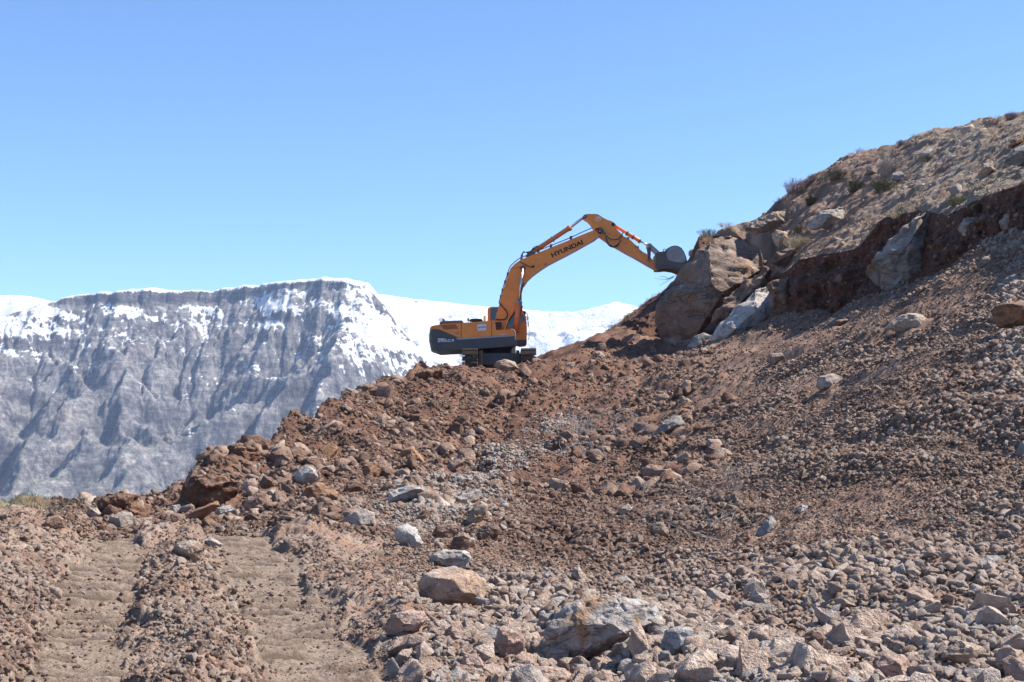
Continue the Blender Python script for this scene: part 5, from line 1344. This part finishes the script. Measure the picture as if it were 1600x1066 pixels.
# ================================================================== plants
def twig_mat(name, a, b):
    m = NT(name); m.done(m.ramp(m.noise(m.co('Object'), 14, 3, .6), [(.35, a), (.65, b)]), None, .9); return m.m
GREYTWIG = twig_mat('grey_twigs', (.20, .17, .16), (.36, .32, .30))
PURPLE = twig_mat('purplish_twigs', (.13, .095, .105), (.24, .19, .20))
OLIVE = twig_mat('olive_leaves', (.055, .055, .035), (.125, .115, .075))
STRAW = twig_mat('dry_straw', (.30, .25, .17), (.46, .40, .30))
GREEN = twig_mat('dull_green', (.10, .115, .055), (.20, .20, .11))
BARK = twig_mat('branch_bark', (.15, .12, .10), (.34, .29, .25))

def stems(name, loc, mat, n, h, w, r, seed, label, cat, spread=.9, parts=5, fuzz=0, up=0.0, thing=True):
    """a tuft of bending stems from one root; fuzz adds small leaves"""
    rs = np.random.RandomState(seed)
    V = []; Fc = []
    def seg(path, r0):
        base = len(V)
        for i, p in enumerate(path):
            rad = r0 * (1 - .75 * i / (len(path) - 1))
            for a in (0, 2.09, 4.19): V.append(p + rad * np.array([math.cos(a), math.sin(a), 0.25 * math.cos(a + 1)]))
        for i in range(len(path) - 1):
            for k in range(3):
                a = base + i * 3 + k; b = base + i * 3 + (k + 1) % 3
                Fc.append((a, b, b + 3, a + 3))
    def leaf(p, s):
        d = unit(rs.normal(size=3)); e = unit(np.cross(d, rs.normal(size=3)))
        b = len(V); V.extend([p, p + d * s + e * s * .35, p + d * 2 * s, p + d * s - e * s * .35]); Fc.append((b, b + 1, b + 2, b + 3))
    for k in range(n):
        a = rs.uniform(0, 6.283); q = rs.uniform(0, 1) ** .6 * spread
        base = np.array([math.cos(a) * w * .35 * q, math.sin(a) * w * .35 * q, -.03])
        tip = np.array([math.cos(a) * w * .5 * q * 1.25, math.sin(a) * w * .5 * q * 1.25, h * (rs.uniform(.6, 1.05) * math.sqrt(max(0.05, 1 - .72 * q * q)))])
        mid = (base + tip) / 2 + np.array([*(rs.normal(size=2) * w * .05), h * .12])
        path = [base, base * .5 + mid * .5 + rs.normal(size=3) * .01, mid, (mid + tip) / 2 + rs.normal(size=3) * h * .04, tip]
        seg(path, r)
        for t in range(3):
            s0 = path[2 + rs.randint(2)]
            d = unit(rs.normal(size=3) + np.array([0, 0, .8])) * h * rs.uniform(.1, .28)
            seg([s0, s0 + d * .5 + rs.normal(size=3) * .01, s0 + d], r * .55)
            for f in range(fuzz): leaf(s0 + d * rs.uniform(.2, 1.1), rs.uniform(.012, .03) * max(h, .4) * 1.6)
    me = bpy.data.meshes.new(name); me.from_pydata([tuple(v) for v in V], [], Fc); me.update()
    me.materials.append(mat)
    o = bpy.data.objects.new(name, me); C.objects.link(o); o.location = loc
    if thing: tag(o, label, cat)
    return o

HS = [(1242, 303, 34, 24, PURPLE, 90, 0, 'wispy purplish bush at the left end of the hillside skyline'),
      (1268, 284, 16, 12, PURPLE, 40, 0, 'tiny wispy bush poking over the skyline right of the first purplish one'),
      (1308, 281, 34, 16, OLIVE, 110, 4, 'dark low bush just under the skyline beside a small grey rock'),
      (1387, 274, 38, 24, GREYTWIG, 120, 3, 'largest rounded grey brown bush on the hillside'),
      (1380, 301, 38, 20, OLIVE, 120, 5, 'dark olive cushion bush below the largest rounded one'),
      (1336, 299, 28, 20, OLIVE, 100, 3, 'mottled bush left of the dark olive cushion'),
      (1267, 320, 20, 14, OLIVE, 80, 5, 'small dark round bush low on the left of the hillside'),
      (1250, 362, 26, 9, OLIVE, 70, 3, 'flat dark tuft above the dry grass near the huge brown boulder'),
      (1248, 386, 46, 17, STRAW, 150, 0, 'pale dry grass clump on the edge of the dark cut'),
      (1448, 252, 22, 9, OLIVE, 60, 3, 'thin dark tuft in the upper right of the hillside'),
      (1548, 196, 26, 10, PURPLE, 70, 0, 'wispy pinkish bush on the skyline left of the last one'),
      (1580, 188, 18, 13, PURPLE, 60, 0, 'last wispy bush on the skyline near the right edge'),
      (1408, 226, 14, 7, PURPLE, 30, 0, 'short bare twigs on the skyline above the largest rounded bush'),
      (1497, 320, 34, 12, GREEN, 90, 5, 'green grey cushion plant on the lip above the dark cut'),
      (1405, 340, 30, 8, STRAW, 90, 0, 'dry grass fringe left of the top of the tooth shaped boulder'),
      (1530, 330, 26, 12, OLIVE, 80, 5, 'dark cushion plant hanging over the cut right of the tooth shaped boulder')]
for i, (px_, py_, w_, h_, mt, n_, fz, lb) in enumerate(HS):
    Y_ = ray_hill(px_, py_)
    p = W(px_, py_, Y_)
    stems('bush' if 'grass' not in lb else 'grass_clump', p, mt, n_ + 40, h_ / F * Y_ * 1.15, w_ / F * Y_ * 1.1, .008 if fz else .009, 60 + i, lb, 'bush' if 'grass' not in lb else 'grass', fuzz=fz)
# turf on top of the dark block behind the huge boulder
p = W(1106, 368, 67.2)
stems('grass_clump', p, GREEN, 90, .35, 1.1, .010, 91, 'grass tuft on the turf above the left side of the huge brown boulder', 'grass', fuzz=1)
p = W(1132, 354, 62.6)
stems('grass_clump', p, STRAW, 50, .22, .8, .009, 92, 'thin dry grass on the very top of the huge brown boulder', 'grass')

def tangle(name, pts, mat, n, L, r, seed, label, cat):
    """fallen branches: crooked forking twigs lying on the slope"""
    rs = np.random.RandomState(seed); b = bmesh.new()
    def tube(path, r0):
        rings = []
        for i, p in enumerate(path):
            rad = r0 * (1 - .8 * i / (len(path) - 1))
            rings.append([b.verts.new((p[0] + rad * math.cos(a), p[1] + rad * .5 * math.sin(a), p[2] + rad * math.sin(a))) for a in (0, 1.57, 3.14, 4.71)])
        for q, w in zip(rings, rings[1:]):
            for k in range(4): b.faces.new((q[k], q[(k + 1) % 4], w[(k + 1) % 4], w[k]))
    def grow(p, d, l, r0, dep):
        path = [p]
        for i in range(5):
            d = unit(d + rs.normal(size=3) * .30); p = p + d * l / 5
            gz = float(ground_z(np.array([p[0]]), np.array([p[1]]), fine=False)[0]) + .03
            if p[2] < gz: p = np.array([p[0], p[1], gz])
            if p[2] > gz + .45: d[2] -= .4
            path.append(p)
            if dep and rs.rand() < .75: grow(p, unit(d + rs.normal(size=3) * .8), l * .55, r0 * .55, dep - 1)
        tube(path, r0)
    for k in range(n):
        c = pts[rs.randint(len(pts))]
        X_, Y_ = c[0] + rs.normal() * .25, c[1] + rs.normal() * .5
        z = float(ground_z(np.array([X_]), np.array([Y_]), fine=False)[0])
        grow(np.array([X_, Y_, z + .06]), unit(np.array([rs.normal(), rs.normal() * .5, rs.uniform(.0, .55)])), L * rs.uniform(.5, 1.2), r, 2)
    me = bpy.data.meshes.new(name); b.to_mesh(me); b.free(); me.materials.append(mat)
    o = bpy.data.objects.new(name, me); C.objects.link(o)
    return tag(o, label, cat)
def gpt(px_, py_):
    Y_ = ray_ground(px_, py_); return W(px_, py_, Y_)
tangle('dead_branches', [gpt(x, y) for x, y in ((885, 705), (905, 690), (925, 700), (950, 685), (880, 725), (930, 720))], GREYTWIG, 30, 1.5, .011, 5, 'tangle of thin grey dead branches in the middle of the earth slope', 'branches')
tangle('dead_branches', [gpt(x, y) for x, y in ((1125, 790), (1140, 800), (1130, 825), (1150, 780))], BARK, 15, .65, .007, 6, 'dark tangle of roots and twigs in the hollow of the right rubble', 'branches')
tangle('dead_branches', [gpt(x, y) for x, y in ((1090, 858), (1130, 850))], BARK, 4, .9, .009, 8, 'single crooked twig lying on stones below the dark tangle', 'branches')
tangle('dead_branches', [gpt(x, y) for x, y in ((1190, 735), (1175, 750))], STRAW, 7, .6, .006, 9, 'a few straw coloured stalks on the right slope', 'branches')
# twigs reaching into the sky below the bucket
b = bmesh.new()
for pts in ([(1052, 432), (1043, 436), (1034, 437), (1022, 434)], [(1052, 434), (1040, 441), (1030, 447)], [(1046, 436), (1038, 432), (1030, 433)], [(1060, 428), (1050, 434), (1040, 438)]):
    path = [W(x, y, 62.0 + .05 * i) for i, (x, y) in enumerate(pts)]
    rings = [[b.verts.new((p[0] + .016 * (1 - .2 * i) * math.cos(a), p[1] + .016 * math.sin(a) * .5, p[2] + .016 * (1 - .2 * i) * math.sin(a))) for a in (0, 2.1, 4.2)] for i, p in enumerate(path)]
    for q, w in zip(rings, rings[1:]):
        for k in range(3): b.faces.new((q[k], q[(k + 1) % 3], w[(k + 1) % 3], w[k]))
me = bpy.data.meshes.new('root_twig'); b.to_mesh(me); b.free(); me.materials.append(GREYTWIG)
o = bpy.data.objects.new('root_twig', me); C.objects.link(o); tag(o, 'thin roots sticking out of the boulder edge under the bucket', 'roots')

# grass on the far left shelf: nobody could count it
rs = np.random.RandomState(44)
n = 9000
px_ = rs.uniform(-120, 190, n); Y_ = rs.uniform(20.5, 30, n) + sstep(40, 190, px_) * 2
X_ = (px_ - 800) / F * Y_; Z_ = ground_z(X_, Y_)
V = []; Fc = []
hgt = rs.uniform(.03, .10, n)
dx = rs.normal(size=(n, 2)) * .03
w = .006
a = np.stack([X_ - w, Y_, Z_ - .01], -1); b_ = np.stack([X_ + w, Y_, Z_ - .01], -1); c = np.stack([X_ + dx[:, 0], Y_ + dx[:, 1], Z_ + hgt], -1)
V = np.stack([a, b_, c], 1).reshape(-1, 3)
me = tri_mesh('dry_grass', V, np.arange(3 * n, dtype=np.int32).reshape(-1, 3), False)
m = NT('meadow_grass'); m.done(m.ramp(m.noise(m.co('Object'), 2.5, 4, .6), [(.35, (.16, .16, .08)), (.65, (.34, .31, .20))]), None, .9)
me.materials.append(m.m)
o = bpy.data.objects.new('dry_grass', me); C.objects.link(o); tag(o, 'short dry grass on the shelf at the far left', None, None, 'stuff')

# low dry scrub scattered over the hillside: nobody could count it
rs = np.random.RandomState(47)
nt = 1500
i = (rs.uniform(0, 1, nt) ** 1.0 * (hill_top.shape[0] - 2)).astype(int); j = rs.randint(0, hill_top.shape[1] - 1, nt)
T = hill_top[i, j]
T = T[fbm(T[:, 0] / 2.2, T[:, 1] / 2.6, 2, 66) > -.02]
k = 26; n = len(T) * k
base = np.repeat(T, k, 0) + rs.normal(size=(n, 3)) * np.array([.10, .10, .0])
sz = np.repeat(rs.uniform(.5, 1.6, len(T)), k)
tip = base + rs.normal(size=(n, 3)) * np.array([.07, .07, .02]) * sz[:, None] + np.stack([0 * sz, 0 * sz, rs.uniform(.04, .16, n) * sz], -1)
w = np.array([.009, 0, 0])
V = np.stack([base - w, base + w, tip], 1).reshape(-1, 3)
me = tri_mesh('dry_scrub', V, np.arange(3 * n, dtype=np.int32).reshape(-1, 3), False)
m = NT('scrub'); m.done(m.ramp(m.noise(m.co('Object'), 1.2, 4, .6), [(.38, (.11, .10, .06)), (.5, (.24, .20, .13)), (.64, (.36, .31, .22))]), None, .9)
me.materials.append(m.m)
o = bpy.data.objects.new('dry_scrub', me); C.objects.link(o); tag(o, 'low dry scrub and grass scattered over the hillside', None, None, 'stuff')

# ================================================================== the air
hz = bpy.data.meshes.new('haze')
bm = bmesh.new(); bmesh.ops.create_cube(bm, size=1.0)
for v in bm.verts:
    v.co.x *= 24400; v.co.y *= 24400; v.co.z = 700 if v.co.z > 0 else -366
bm.to_mesh(hz); bm.free()
hm = bpy.data.materials.new('haze_air'); hm.use_nodes = True
t = hm.node_tree; t.nodes.clear()
ou = t.nodes.new('ShaderNodeOutputMaterial'); pv = t.nodes.new('ShaderNodeVolumePrincipled')
pv.inputs['Color'].default_value = (.52, .68, 1.0, 1)
pv.inputs['Density'].default_value = 0.00005
t.links.new(pv.outputs[0], ou.inputs['Volume'])
hz.materials.append(hm)
ho = bpy.data.objects.new('haze', hz); C.objects.link(ho)
tag(ho, 'thin bluish mountain air', None, None, 'stuff')
